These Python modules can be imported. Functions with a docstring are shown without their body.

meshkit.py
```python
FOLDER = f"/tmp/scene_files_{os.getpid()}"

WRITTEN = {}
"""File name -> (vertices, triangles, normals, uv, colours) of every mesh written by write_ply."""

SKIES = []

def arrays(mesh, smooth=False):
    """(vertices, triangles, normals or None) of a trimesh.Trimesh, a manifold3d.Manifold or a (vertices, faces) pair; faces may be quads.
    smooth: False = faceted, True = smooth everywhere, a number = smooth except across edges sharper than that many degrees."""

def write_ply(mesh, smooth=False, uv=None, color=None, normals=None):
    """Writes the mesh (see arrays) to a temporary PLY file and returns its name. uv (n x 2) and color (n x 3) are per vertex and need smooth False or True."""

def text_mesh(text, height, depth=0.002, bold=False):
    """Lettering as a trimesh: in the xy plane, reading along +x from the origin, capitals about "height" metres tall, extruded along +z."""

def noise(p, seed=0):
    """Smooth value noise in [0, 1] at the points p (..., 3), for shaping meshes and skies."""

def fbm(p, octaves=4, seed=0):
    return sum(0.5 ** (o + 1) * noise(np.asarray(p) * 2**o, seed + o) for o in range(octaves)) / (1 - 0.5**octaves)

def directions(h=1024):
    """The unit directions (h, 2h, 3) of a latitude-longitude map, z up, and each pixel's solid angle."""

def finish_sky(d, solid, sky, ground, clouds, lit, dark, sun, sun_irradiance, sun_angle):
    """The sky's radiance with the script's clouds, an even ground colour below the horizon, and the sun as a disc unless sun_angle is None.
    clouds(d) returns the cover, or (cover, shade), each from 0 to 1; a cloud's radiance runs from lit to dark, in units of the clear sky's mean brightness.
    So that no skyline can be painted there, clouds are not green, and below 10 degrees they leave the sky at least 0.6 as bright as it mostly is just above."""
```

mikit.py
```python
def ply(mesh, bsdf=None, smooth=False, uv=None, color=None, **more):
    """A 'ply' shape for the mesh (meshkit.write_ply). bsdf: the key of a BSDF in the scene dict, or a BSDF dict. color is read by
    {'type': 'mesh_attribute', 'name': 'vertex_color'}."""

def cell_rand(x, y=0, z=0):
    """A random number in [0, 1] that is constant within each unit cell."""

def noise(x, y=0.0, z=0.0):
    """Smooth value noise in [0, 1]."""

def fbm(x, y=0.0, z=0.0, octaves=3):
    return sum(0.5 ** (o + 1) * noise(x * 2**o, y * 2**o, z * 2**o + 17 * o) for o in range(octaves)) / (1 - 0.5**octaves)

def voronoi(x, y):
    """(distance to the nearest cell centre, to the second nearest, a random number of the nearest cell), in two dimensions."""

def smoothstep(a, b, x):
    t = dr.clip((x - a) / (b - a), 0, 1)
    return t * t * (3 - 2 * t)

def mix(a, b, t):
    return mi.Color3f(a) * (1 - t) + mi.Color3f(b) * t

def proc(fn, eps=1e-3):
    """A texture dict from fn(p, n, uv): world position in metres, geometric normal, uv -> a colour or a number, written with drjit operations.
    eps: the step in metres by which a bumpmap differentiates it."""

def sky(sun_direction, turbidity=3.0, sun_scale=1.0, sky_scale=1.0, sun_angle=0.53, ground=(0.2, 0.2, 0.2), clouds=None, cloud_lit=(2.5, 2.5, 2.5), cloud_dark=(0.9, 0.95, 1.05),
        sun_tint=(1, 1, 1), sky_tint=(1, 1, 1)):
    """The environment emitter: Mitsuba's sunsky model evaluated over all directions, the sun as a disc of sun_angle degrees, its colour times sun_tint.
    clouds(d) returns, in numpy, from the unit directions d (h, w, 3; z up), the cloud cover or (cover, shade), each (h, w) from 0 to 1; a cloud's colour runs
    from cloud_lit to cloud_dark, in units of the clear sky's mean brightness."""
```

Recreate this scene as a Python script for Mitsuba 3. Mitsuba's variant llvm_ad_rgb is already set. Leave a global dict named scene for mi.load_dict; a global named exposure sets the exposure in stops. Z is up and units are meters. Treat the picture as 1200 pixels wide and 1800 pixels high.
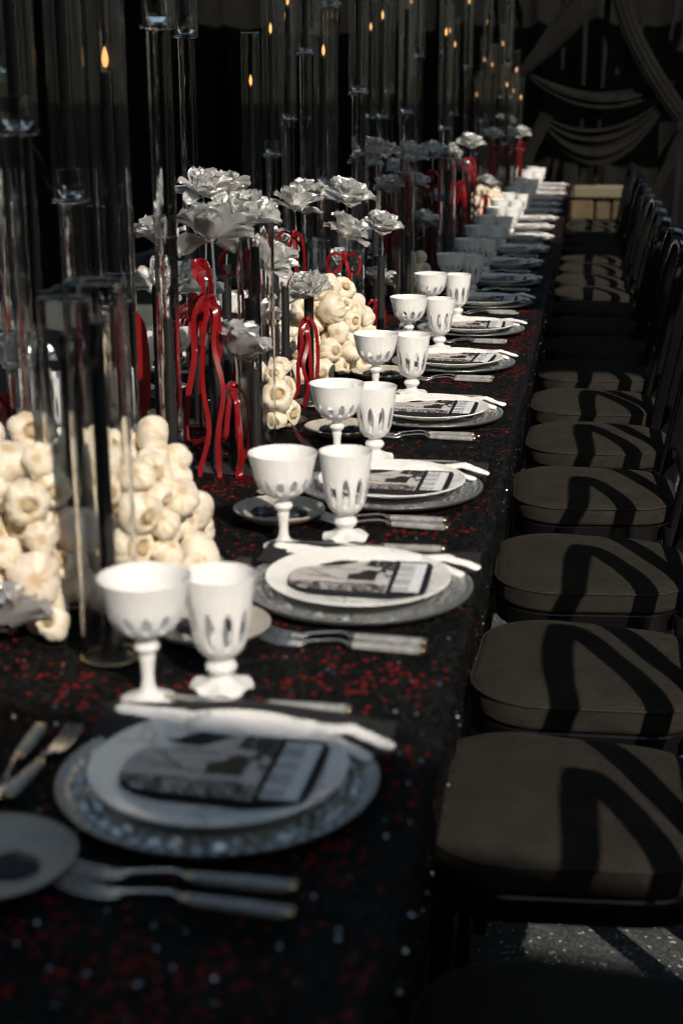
import math, random
import numpy as np, trimesh, manifold3d as m3
import mitsuba as mi, drjit as dr
import mikit, meshkit
from mikit import proc, noise, fbm, voronoi, cell_rand, smoothstep, mix
from shapely.geometry import Polygon

T = mi.ScalarTransform4f
rng = np.random.default_rng(7)
scene, labels = {}, {}

# ---------------------------------------------------------------- camera, sky, exposure
EYE, PITCH, YAW = (0.0, 0.0, 1.46), math.radians(16.07), math.radians(9.6)
fwd = (-math.sin(YAW) * math.cos(PITCH), math.cos(YAW) * math.cos(PITCH), -math.sin(PITCH))
scene['camera'] = {
    'type': 'thinlens', 'fov': 2 * math.degrees(math.atan(600 / 2500)), 'fov_axis': 'x',
    'aperture_radius': 0.0066, 'focus_distance': 3.55, 'near_clip': 0.05, 'far_clip': 200.0,
    'to_world': T().look_at(origin=list(EYE), target=[EYE[i] + fwd[i] for i in range(3)], up=[0, 0, 1])}
SUN = (0.72, -1.2, 1.0)
scene['sky'] = mikit.sky(SUN, turbidity=3, sun_tint=(0.86, 0.965, 1.19), sky_scale=1.4, sky_tint=(1.20, 0.98, 0.72))
exposure = 1.75


# ---------------------------------------------------------------- helpers
def numbered(name, taken=None):
    taken = labels if taken is None else taken
    if name not in taken:
        return name
    i = 1
    while f'{name}_{i:03d}' in taken:
        i += 1
    return f'{name}_{i:03d}'


def lab(key, label=None, cat=None, group=None, kind=None):
    d = {}
    if label: d['label'] = label
    if cat: d['category'] = cat
    if group: d['group'] = group
    if kind: d['kind'] = kind
    labels[key] = d
    return key


def place(name, parts, M, label, cat, group=None):
    """One thing: parts is a list of (part name, shape dict); a part name may hold '__' for a sub-part."""
    key = numbered(name)
    lab(key, label, cat, group)
    for pn, d in parts:
        k = numbered(f'{key}__{pn}', scene)
        scene[k] = {**d, 'to_world': M @ d['to_world'] if 'to_world' in d else M}
    return key


def single(name, d, M, label, cat, group=None, kind=None):
    key = numbered(name)
    lab(key, label, cat, group, kind)
    scene[key] = {**d, 'to_world': M} if M is not None else d
    return key


def at(x, y, z, rz=0.0, s=1.0):
    t = T().translate([float(x), float(y), float(z)]).rotate([0, 0, 1], float(rz))
    return t if s == 1.0 else t.scale(s)


def lathe(prof, n=40, mod=None):
    """Surface of revolution of (r, z) points; mod(angle, r, z) -> (r, z) may shape it."""
    a = np.arange(n) / n * 2 * np.pi
    V, F, rings = [], [], []
    for r, z in prof:
        if r <= 1e-9:
            rings.append([len(V)]); V.append([0, 0, z])
        else:
            i0 = len(V)
            for t in a:
                rr, zz = (r, z) if mod is None else mod(t, r, z)
                V.append([rr * math.cos(t), rr * math.sin(t), zz])
            rings.append(list(range(i0, i0 + n)))
    for A, B in zip(rings[:-1], rings[1:]):
        for j in range(n):
            k = (j + 1) % n
            if len(A) == 1 and len(B) == 1: continue
            if len(A) == 1: F.append([A[0], B[k], B[j]])
            elif len(B) == 1: F.append([A[j], A[k], B[0]])
            else: F += [[A[j], A[k], B[k]], [A[j], B[k], B[j]]]
    m = trimesh.Trimesh(np.array(V), np.array(F), process=False)
    return m


def closed(m):
    trimesh.repair.fix_normals(m)
    return m


def sweep(path, prof, up=(0, 0, 1), cap=True, scale=None):
    """Sweep a closed 2-D profile (k x 2) along a path; side = tangent x up."""
    P, prof = np.asarray(path, float), np.asarray(prof, float)
    Tn = np.gradient(P, axis=0)
    Tn /= np.linalg.norm(Tn, axis=1, keepdims=True)
    up = np.broadcast_to(np.asarray(up, float), P.shape)
    S = np.cross(Tn, up); S /= np.linalg.norm(S, axis=1, keepdims=True)
    N = np.cross(S, Tn)
    sc = np.ones(len(P)) if scale is None else np.asarray(scale, float)
    k = len(prof)
    V = (P[:, None] + sc[:, None, None] * (prof[None, :, :1] * S[:, None] + prof[None, :, 1:] * N[:, None])).reshape(-1, 3)
    F = []
    for i in range(len(P) - 1):
        for j in range(k):
            a, b = i * k + j, i * k + (j + 1) % k
            F += [[a, b, b + k], [a, b + k, a + k]]
    if cap:
        V = np.vstack([V, P[0], P[-1]])
        n = len(V)
        for j in range(k):
            F.append([n - 2, (j + 1) % k, j])
            F.append([n - 1, (len(P) - 1) * k + j, (len(P) - 1) * k + (j + 1) % k])
    m = trimesh.Trimesh(V, np.array(F), process=False)
    return closed(m) if cap else m


def circ(r, n=10, sx=1.0, sy=1.0):
    t = np.arange(n) / n * 2 * np.pi
    return np.stack([r * sx * np.cos(t), r * sy * np.sin(t)], 1)


def rrect(w, h, r, n=3):
    out = []
    for cx, cy, a0 in ((w / 2 - r, h / 2 - r, 0), (-w / 2 + r, h / 2 - r, 90), (-w / 2 + r, -h / 2 + r, 180), (w / 2 - r, -h / 2 + r, 270)):
        for i in range(n + 1):
            a = math.radians(a0 + 90 * i / n)
            out.append([cx + r * math.cos(a), cy + r * math.sin(a)])
    return np.array(out)


def bez(pts, n=24):
    """Smooth curve through the points (Catmull-Rom)."""
    P = np.asarray(pts, float)
    P = np.vstack([2 * P[0] - P[1], P, 2 * P[-1] - P[-2]])
    out = []
    seg = len(P) - 3
    for i in range(seg):
        p0, p1, p2, p3 = P[i:i + 4]
        m = max(2, n // seg)
        for t in np.linspace(0, 1, m, endpoint=(i == seg - 1)):
            out.append(0.5 * (2 * p1 + (p2 - p0) * t + (2 * p0 - 5 * p1 + 4 * p2 - p3) * t * t + (3 * p1 - p0 - 3 * p2 + p3) * t ** 3))
    return np.array(out)


def to_manifold(m):
    return m3.Manifold(m3.Mesh(np.asarray(m.vertices, np.float32), np.asarray(m.faces, np.uint32)))


def from_manifold(m):
    me = m.to_mesh()
    return trimesh.Trimesh(np.array(me.vert_properties[:, :3], float), np.array(me.tri_verts), process=False)


def rbox(w, d, h, r=0.004):
    """Box with chamfered edges, centred."""
    pts = []
    for sx in (-1, 1):
        for sy in (-1, 1):
            for sz in (-1, 1):
                pts += [[sx * (w / 2 - r), sy * (d / 2 - r), sz * h / 2], [sx * (w / 2 - r), sy * d / 2, sz * (h / 2 - r)], [sx * w / 2, sy * (d / 2 - r), sz * (h / 2 - r)]]
    return trimesh.convex.convex_hull(np.array(pts))


def grid(nu, nv, fn):
    u, v = np.meshgrid(np.linspace(0, 1, nu), np.linspace(0, 1, nv), indexing='ij')
    V = fn(u, v).reshape(-1, 3)
    i = np.arange(nu * nv).reshape(nu, nv)
    a, b, c, d = i[:-1, :-1].ravel(), i[1:, :-1].ravel(), i[1:, 1:].ravel(), i[:-1, 1:].ravel()
    m = trimesh.Trimesh(V, np.vstack([np.stack([a, b, c], 1), np.stack([a, c, d], 1)]), process=False)
    m.metadata['uv'] = np.stack([u.ravel(), v.ravel()], 1)
    return m


ORD = ['first', 'second', 'third', 'fourth', 'fifth', 'sixth', 'seventh', 'eighth', 'ninth', 'tenth', 'eleventh', 'twelfth', 'thirteenth', 'fourteenth', 'fifteenth', 'sixteenth', 'seventeenth',
       'eighteenth', 'nineteenth', 'twentieth', 'twenty-first', 'twenty-second', 'twenty-third']

# ---------------------------------------------------------------- materials
def rgb(*c): return {'type': 'rgb', 'value': list(c)}


def mat(key, two=True, **k):
    d = {'type': 'principled', **k}
    for a in ('base_color',):
        if isinstance(d.get(a), tuple): d[a] = rgb(*d[a])
    scene[key] = {'type': 'twosided', 'b': d} if two else d


def floor_col(p, n, uv):
    d, e, w = voronoi(p.x * 220, p.y * 220)
    g = fbm(p.x * 7, p.y * 7, 0)
    return mix((0.035, 0.040, 0.039), (0.11, 0.12, 0.118), w * w) * (0.75 + 0.5 * g) + mi.Color3f(0.35) * dr.select(w > 0.975, 1.0, 0.0)


def cloth_fleck(p):
    d, e, w = voronoi(p.x * 125, p.y * 135 + 0.3 * noise(p.x * 40, p.y * 40))
    big = fbm(p.x * 9 + 3, p.y * 9, 0)
    return dr.select((w > 0.965 - 0.24 * smoothstep(0.48, 0.72, big)) & (d < 0.46), 1.0, 0.0)


def cloth_col(p, n, uv):
    d, e, w = voronoi(p.x * 240, p.y * 240 + p.z * 200)
    f = cloth_fleck(p) * dr.select(n.z > 0.4, 1.0, 0.0) + dr.select(n.z > 0.4, 0.0, 1.0) * dr.select(voronoi(p.y * 120, p.z * 150)[2] > 0.997, 1.0, 0.0)
    base = mix((0.0015, 0.0015, 0.0015), (0.034, 0.033, 0.032), w * w * w * fbm(p.x * 60, p.y * 60, p.z * 60))
    return dr.select(f > 0.5, mix((0.06, 0.003, 0.003), (0.27, 0.009, 0.008), w), base)


def cloth_h(p, n, uv):
    d, e, w = voronoi(p.x * 150, p.y * 150 + p.z * 130)
    return 0.0022 * (1 - d) + 0.0012 * noise(p.x * 420, p.y * 420, p.z * 420)


def seat_col(p, n, uv):
    w = noise(p.x * 520, p.y * 520, p.z * 520)
    g = fbm(p.x * 22, p.y * 22, p.z * 22)
    return mi.Color3f(0.0270, 0.0242, 0.0208) * (0.25 + 0.9 * w + 0.6 * g)


def drape_col(p, n, uv):
    return mi.Color3f(0.0105, 0.0102, 0.0096) * (0.7 + 0.6 * fbm(p.x * 9, p.y * 9, p.z * 3))


def marble(p, n, uv):
    q = 0.9 * fbm(p.x * 11, p.y * 11, 3)
    v = dr.abs(fbm(p.x * 17 + 2 * q, p.y * 17 - 2 * q, 9, octaves=4) - 0.5)
    vein = 1 - smoothstep(0.0, 0.035, v)
    return mix((0.80, 0.79, 0.76), (0.36, 0.36, 0.37), 0.75 * vein * smoothstep(0.40, 0.62, fbm(p.x * 9, p.y * 9, 1)))


def stoneware(p, n, uv):
    s = noise(p.x * 500, p.y * 500, p.z * 500)
    return mix((0.33, 0.30, 0.26), (0.46, 0.43, 0.38), fbm(p.x * 40, p.y * 40, 0)) * (1 - 0.5 * dr.select(s > 0.9, 1.0, 0.0))


def garlic_col(p, n, uv):
    a, v = uv.x, uv.y
    st = noise(a * 60, v * 3, p.x * 20)
    tan = fbm(a * 9 + p.x * 31, v * 3 + p.y * 17, 2)
    pur = smoothstep(0.60, 0.8, noise(p.x * 9 + 5, p.y * 9, p.z * 9)) * smoothstep(0.4, 0.7, noise(a * 24, v * 4, 1))
    c = mix((0.78, 0.71, 0.58), (0.56, 0.41, 0.22), smoothstep(0.44, 0.85, 0.6 * tan + 0.4 * st))
    c = mix(c, (0.50, 0.36, 0.33), 0.45 * pur)
    ends = smoothstep(0.80, 0.97, v + 0.10 * (st - 0.5)) + 1 - smoothstep(0.02, 0.11, v + 0.10 * (tan - 0.5))
    c = mix(c, (0.50, 0.35, 0.17), 0.85 * dr.minimum(ends, 1.0))
    return mix(c, (0.86, 0.83, 0.76), 0.4 * smoothstep(0.72, 0.9, st))


def root_col(p, n, uv):
    return mix((0.36, 0.26, 0.14), (0.62, 0.50, 0.31), noise(p.x * 700, p.y * 700, p.z * 700))


def stone_col(p, n, uv):
    return mix((0.035, 0.026, 0.014), (0.13, 0.095, 0.05), fbm(p.x * 9, p.y * 9, p.z * 9, octaves=4)) * (0.6 + 0.8 * fbm(p.x * 2.3 + 4, p.z * 3.1, 5))


def handle_col(p, n, uv):
    return mix((0.14, 0.14, 0.14), (0.46, 0.455, 0.45), fbm(p.x * 160, p.y * 50, p.z * 60))


def print_menu(p, n, uv):
    """Print on the piano-shaped card, uv in centimetres from the card's middle: mist-grey picture with bare branches, a dark
    tree mass, a small piano silhouette, and a keyboard strip."""
    x, y = uv.x, uv.y
    grey = mix((0.44, 0.41, 0.395), (0.60, 0.565, 0.545), fbm(x * 0.5, y * 0.5, 4))
    def band(x0, y0, x1, y1, w):
        dx, dy = x1 - x0, y1 - y0
        t = dr.clip(((x - x0) * dx + (y - y0) * dy) / (dx * dx + dy * dy), 0, 1)
        wob = 0.22 * (noise(x * 1.6, y * 1.6, 2) - 0.5)
        return dr.sqrt(dr.square(x - x0 - t * dx + wob) + dr.square(y - y0 - t * dy + wob)) < w * (1.1 - 0.7 * t)
    ink = band(-2.2, -2.2, -9.2, -0.4, 0.22) | band(-4.0, -1.6, -8.2, 2.2, 0.18) | band(-4.6, 2.6, -8.8, 0.6, 0.16) | band(-1.0, 2.4, -6.2, 2.9, 0.2) | band(-6.0, -1.2, -9.0, -2.4, 0.12)
    tree = (fbm(x * 0.9, y * 0.9, 8, octaves=4) + 0.10 * (x - 2.0) + 0.06 * (y - 2.2) > 0.68) & (x > -1.5)
    body = (y > -2.6 + 0.25 * noise(x * 2, y * 2)) & (y < 0.9 + 0.7 * dr.sin(x * 0.8)) & (x > -1.7 + 0.3 * noise(x * 2, y * 2, 6)) & (x < 2.7)
    lidl = (y > 0.5) & (y < 2.6 - 0.5 * dr.abs(x - 1.4)) & (x > 0.2) & (x < 2.6)
    specks = (noise(x * 3.2, y * 3.2, 1) > 0.80) & (x > 2.0)
    c = dr.select(ink | (body | lidl), mi.Color3f(0.016, 0.015, 0.015), grey)
    c = dr.select(tree & ~specks, mi.Color3f(0.013, 0.013, 0.013), c)
    ground = (y < -4.2 + 0.9 * fbm(x * 1.3, y * 1.3, 3)) & (x < 4.6)
    c = dr.select(ground & (noise(x * 2.5, y * 2.5, 7) > 0.35), mi.Color3f(0.05, 0.045, 0.042), c)
    edge = (x > 4.9)
    c = dr.select(edge, mi.Color3f(0.012, 0.013, 0.018), c)
    kx = (x > 5.6) & (x < 9.6) & (dr.abs(y) < 6.7)
    k = (y + 6.7) / 13.4 * 15
    fr = k - dr.floor(k)
    gap = (fr < 0.05)
    oct_ = dr.floor(k) - 7 * dr.floor(dr.floor(k) / 7)
    nb = (oct_ > 0.5) & (dr.abs(oct_ - 3) > 0.5)
    blk = (x < 8.0) & nb & ((fr < 0.24)) | (x < 8.0) & (fr > 0.76) & (oct_ < 6) & (dr.abs(oct_ - 2) > 0.5)
    key = dr.select(gap | blk, mi.Color3f(0.012, 0.012, 0.014), mi.Color3f(0.74, 0.75, 0.77))
    return dr.select(kx, key, c)


mat('floor_m', base_color=proc(floor_col), roughness=0.75, specular=0.4)
scene['cloth_m'] = {'type': 'twosided', 'b': {'type': 'bumpmap', 'arbitrary': proc(cloth_h, 4e-4), 'scale': 1.6,
                    'b': {'type': 'principled', 'base_color': proc(cloth_col), 'roughness': 0.5, 'specular': 0.10}}}
mat('sequin_m', base_color=(0.62, 0.62, 0.62), metallic=1.0, roughness=0.10)
mat('seat_m', base_color=proc(seat_col), roughness=0.85, specular=0.02)
mat('seat_pipe_m', base_color=(0.012, 0.011, 0.010), roughness=0.8)
mat('lacquer_m', base_color=(0.006, 0.006, 0.0065), roughness=0.13, specular=0.35)
mat('drape_m', base_color=proc(drape_col), roughness=0.9, sheen=0.02, specular=0.05)
mat('canopy_m', base_color=(0.008, 0.008, 0.008), roughness=0.95)
mat('milk_m', two=False, base_color=(0.86, 0.86, 0.85), roughness=0.09, specular=0.5)
scene['milk_m'] = {'type': 'principledthin', 'base_color': rgb(0.98, 0.98, 0.975), 'roughness': 0.10, 'diff_trans': 0.6, 'eta': 1.5}
mat('plate_m', base_color=proc(marble), roughness=0.16, specular=0.5, clearcoat=0.5)
mat('charger_m', base_color=(0.60, 0.61, 0.60), roughness=0.27, specular=0.8, clearcoat=0.6, metallic=0.88)
mat('stoneware_m', base_color=proc(stoneware), roughness=0.45)
mat('ornament_m', base_color=(0.012, 0.015, 0.026), roughness=0.35, specular=0.5)
mat('card_edge_m', base_color=(0.010, 0.011, 0.015), roughness=0.6, specular=0.15)
mat('print_m', base_color=proc(print_menu), roughness=0.5, specular=0.12)
mat('glove_m', base_color=(0.84, 0.83, 0.82), roughness=0.8, sheen=0.3)
mat('black_cloth_m', base_color=(0.010, 0.010, 0.011), roughness=0.9)
scene['steel_m'] = {'type': 'twosided', 'b': {'type': 'roughconductor', 'material': 'Ag', 'alpha': 0.09}}
mat('gold_m', base_color=(0.80, 0.62, 0.36), metallic=1.0, roughness=0.18)
mat('handle_m', base_color=proc(handle_col), roughness=0.14, specular=0.5, clearcoat=0.6)
mat('garlic_m', base_color=proc(garlic_col), roughness=0.5, specular=0.35, sheen=0.2)
mat('root_m', base_color=proc(root_col), roughness=0.9)
mat('silver_m', base_color=(0.80, 0.80, 0.79), metallic=0.74, roughness=0.32, specular=0.5)
mat('stem_m', base_color=(0.55, 0.55, 0.55), metallic=0.8, roughness=0.3)
mat('ribbon_m', base_color=(0.185, 0.0055, 0.008), roughness=0.26, specular=0.5)
mat('candle_m', base_color=(0.014, 0.014, 0.013), roughness=0.42, specular=0.5)
mat('black_metal_m', base_color=(0.018, 0.018, 0.018), roughness=0.35, specular=0.5)
scene['glass_m'] = {'type': 'dielectric', 'int_ior': 1.5, 'ext_ior': 1.0}
scene['tube_m'] = {'type': 'thindielectric', 'int_ior': 1.55, 'ext_ior': 1.0}
mat('stone_m', base_color=proc(stone_col), roughness=0.9)
mat('cap_m', base_color=(0.13, 0.115, 0.075), roughness=0.85)
mat('mortar_m', base_color=(0.06, 0.05, 0.035), roughness=0.95)
mat('wick_m', base_color=(0.6, 0.58, 0.5), roughness=0.6)

TOP = 0.76            # table cloth surface
EDGE = -0.145         # near (chair-side) edge of the table
FAR_X = -1.365
Y0, Y1 = 0.55, 12.95

# ---------------------------------------------------------------- setting: ground, canopy, drapes, stone wall
g = grid(2, 2, lambda u, v: np.stack([-60 + 120 * u, -60 + 120 * v, 0 * u], -1))
scene['ground'] = mikit.ply(g, 'floor_m'); lab('ground', kind='structure')


def canopy(edge0, edge1, z, label, seed, x0=-3.6, x1=4.3):
    """A hung strip of black cloth between two slanted edges (y as a function of x)."""
    def fn(u, v):
        x = x0 + (x1 - x0) * u
        y = edge0(x) * (1 - v) + edge1(x) * v
        zz = z - 0.10 * np.sin(np.pi * np.clip(v, 0, 1)) + 0.025 * np.sin(v * 22 + seed) + 0.02 * (meshkit.fbm(np.stack([x * 2, y * 3, 0 * x + seed], -1)) - 0.5)
        return np.stack([x, y, zz], -1)
    single('canopy_panel', mikit.ply(grid(60, 50, fn), 'canopy_m', smooth=True), None, label, 'canopy')


canopy(lambda x: -7.0 + 0 * x, lambda x: -1.19 - 0.13 * (x - 1.21), 3.0, 'black cloth panel hung overhead behind the camera', 1)
canopy(lambda x: 2.33 + 0 * x, lambda x: 5.06 - 0.9 * np.clip(x - 1.3, -0.4, 1.0), 3.0, 'wide black cloth panel hung over the middle of the table', 2)
canopy(lambda x: 8.60 + 0 * x, lambda x: 14.55 + 0 * x, 3.0, 'black cloth panel hung over the far left corner', 4, -6.0, 0.15)
canopy(lambda x: 12.95 + 0 * x, lambda x: 14.55 + 0 * x, 3.02, 'black cloth panel hung over the far end before the backdrop', 5, 0.2, 5.0)
canopy(lambda x: 6.70 + 0 * x, lambda x: 8.55 + 0 * x, 3.0, 'narrow black cloth panel hung over the far half of the table', 3)


def drape(p0, p1, z0, z1, label, seed, amp=0.06, freq=5.5, res=0.022, sway=0.0, gather=None):
    """Hanging gathered cloth from p0 to p1 with pinched vertical folds."""
    p0, p1 = np.array(p0, float), np.array(p1, float)
    L = np.linalg.norm(p1 - p0); d = (p1 - p0) / L; nrm = np.array([-d[1], d[0]])
    nu = int(L / res) + 2
    def fn(u, v):
        s = u * L
        w = s + sway * (1 - v) ** 2 + 0.05 * np.sin(3 * v + s * 1.3 + seed)
        q = meshkit.noise(np.stack([w * freq * 0.55, v * 0.8, 0 * s + seed], -1), seed)
        r = meshkit.noise(np.stack([w * freq * 1.7, v * 1.1, 0 * s + seed + 5], -1), seed + 3)
        ridge = 1 - np.abs(2 * q - 1)
        off = amp * (1.5 * ridge ** 2 + 0.6 * r)
        x, y = p0[0] + d[0] * s + nrm[0] * off, p0[1] + d[1] * s + nrm[1] * off
        return np.stack([x, y, z0 + (z1 - z0) * v], -1)
    single('drape', mikit.ply(grid(nu, 24, fn), 'drape_m', smooth=True), None, label, 'curtain', )


drape((-5.8, 15.6), (5.0, 15.6), 0.02, 3.3, 'tall black gathered backdrop curtain behind the far end of the table', 11, amp=-0.075, freq=5.0)
drape((-4.4, -5.0), (-4.4, 15.5), 0.02, 3.2, 'long black curtain along the left side beyond the candles', 23, amp=-0.10, freq=3.6, res=0.04)
drape((5.2, -5.0), (-4.6, -5.0), 0.02, 2.95, 'long black curtain closing the tent behind the camera', 41, amp=-0.10, freq=3.6, res=0.05)
for k in range(7):      # the right side: curtains with narrow openings between them
    drape((4.4, -2.35 + 3.0 * k), (4.4, -4.95 + 3.0 * k), 0.02, 2.95, f'black curtain on the right side behind the chairs, {ORD[k]} from the front', 31 + k, amp=-0.10, freq=3.6, res=0.05)


def swag(a, b, drop, width, label, seed, yy, folds=5, twist=0.0):
    """Cloth slung between two points, hanging in nested catenary folds."""
    a, b = np.array(a, float), np.array(b, float)
    def fn(u, v):
        x = a[0] + (b[0] - a[0]) * u
        base = a[1] + (b[1] - a[1]) * u
        hang = 4 * u * (1 - u)
        sk = hang * (drop + width * v * (0.75 + 0.25 * np.sin(2.1 * v + seed))) + v * 0.10 * (1 - hang) * width * 2
        z = base - sk
        fold = np.sin(v * np.pi * 2 * folds + 1.6 * u + seed + 1.5 * meshkit.noise(np.stack([u * 4, v * 6, 0 * u], -1), seed))
        f2 = np.sin(v * np.pi * 2 * (folds * 2.7) + 2.6 * u + 2.2 * meshkit.noise(np.stack([u * 5, v * 9, 0 * u + 4], -1), seed))
        y = yy - (0.010 + 0.016 * hang) * fold - 0.0055 * f2 - 0.05 * hang - 0.03 * v
        return np.stack([x, y, z], -1)
    single('swag', mikit.ply(grid(70, 150, fn), 'drape_m', smooth=True), None, label, 'curtain')


swag((-0.66, 1.80), (0.72, 1.66), 0.14, 0.24, 'upper black cloth swag slung across the backdrop above the stone wall', 1, 13.62, 2)
swag((-0.44, 1.36), (0.66, 1.52), 0.20, 0.46, 'lower wide black cloth swag hanging in deep folds above the stone wall', 4, 13.55, 3)


def sash(pts, w, label, seed, yy):
    P = bez([(x, yy, z) for x, z in pts], 40)
    k = 26
    prof = np.array([[w * math.cos(t) * 0.5 * (1 + 0.10 * math.sin(7 * t + seed)), w * 0.22 * math.sin(t) * (1 + 0.25 * math.sin(9 * t))] for t in np.arange(k) / k * 2 * np.pi])
    single('sash', mikit.ply(sweep(P, prof, up=(0, -1, 0)), 'drape_m', smooth=50), None, label, 'curtain')


sash([(0.12, 2.62), (0.30, 2.10), (0.56, 1.66), (0.86, 1.27), (1.06, 1.05)], 0.15, 'thick black sash crossing down to the right in front of the backdrop', 1, 13.46)
sash([(0.02, 2.62), (-0.16, 2.25), (-0.42, 1.98), (-0.72, 1.74), (-0.92, 1.58)], 0.20, 'broad black sash slung down to the left on the backdrop', 3, 13.50)
sash([(-0.40, 1.36), (-0.47, 1.2), (-0.56, 0.98), (-0.60, 0.6), (-0.60, 0.03)], 0.12, 'slim black tail of cloth hanging left of the lower swag', 5, 13.5)
sash([(0.84, 1.28), (0.74, 1.1), (0.68, 0.92), (0.60, 0.76), (0.48, 0.45), (0.45, 0.03)], 0.09, 'knotted black cloth tie hanging at the right end of the stone wall', 9, 13.1)
sash([(0.92, 1.30), (0.93, 0.9), (0.92, 0.4), (0.92, 0.03)], 0.62, 'black curtain gathered into a column right of the stone wall', 12, 13.32)

for k, (px, ztop, zbot, wd, lean) in enumerate([(-0.08, 2.7, 0.74, .045, .02), (0.06, 2.7, 0.74, .055, -.05), (0.21, 2.7, 1.70, .05, .02), (0.29, 2.7, 1.70, .05, -.02), (0.37, 2.2, 1.66, .04, -.04), (-0.28, 2.7, 1.75, .04, .02), (-0.20, 2.5, 2.02, .05, .02),
                                             (0.66, 2.7, 2.0, .06, -.10), (0.76, 2.7, 1.9, .10, -.12), (-0.86, 2.7, 2.0, .05, .12), (-1.40, 2.7, 1.45, .06, .02), (-1.68, 2.7, 1.5, .06, .0), (-1.92, 2.7, 1.9, .05, .0), (-0.66, 2.7, 2.1, .07, .16), (-2.35, 2.7, 2.0, .10, .1)]):
    P = bez([(px - lean, 13.64, ztop), (px - 0.4 * lean + 0.008 * math.sin(k), 13.645, 0.5 * (ztop + zbot)), (px, 13.64, zbot)], 20)
    k2 = 14
    prof = np.array([[wd * 0.5 * math.cos(t) * (1 + 0.12 * math.sin(3 * t + k)), 0.022 * math.sin(t)] for t in np.arange(k2) / k2 * 2 * np.pi])
    single('curtain_pleat', mikit.ply(sweep(P, prof, up=(0, -1, 0), scale=0.75 + 0.25 * np.sin(np.linspace(0.3, 5 + k, len(P)))), 'drape_m', smooth=60), None, f'narrow hanging pleat of the black backdrop, {"%s of fifteen" % ORD[k]}', 'curtain', 'pleats of the backdrop')

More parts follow.
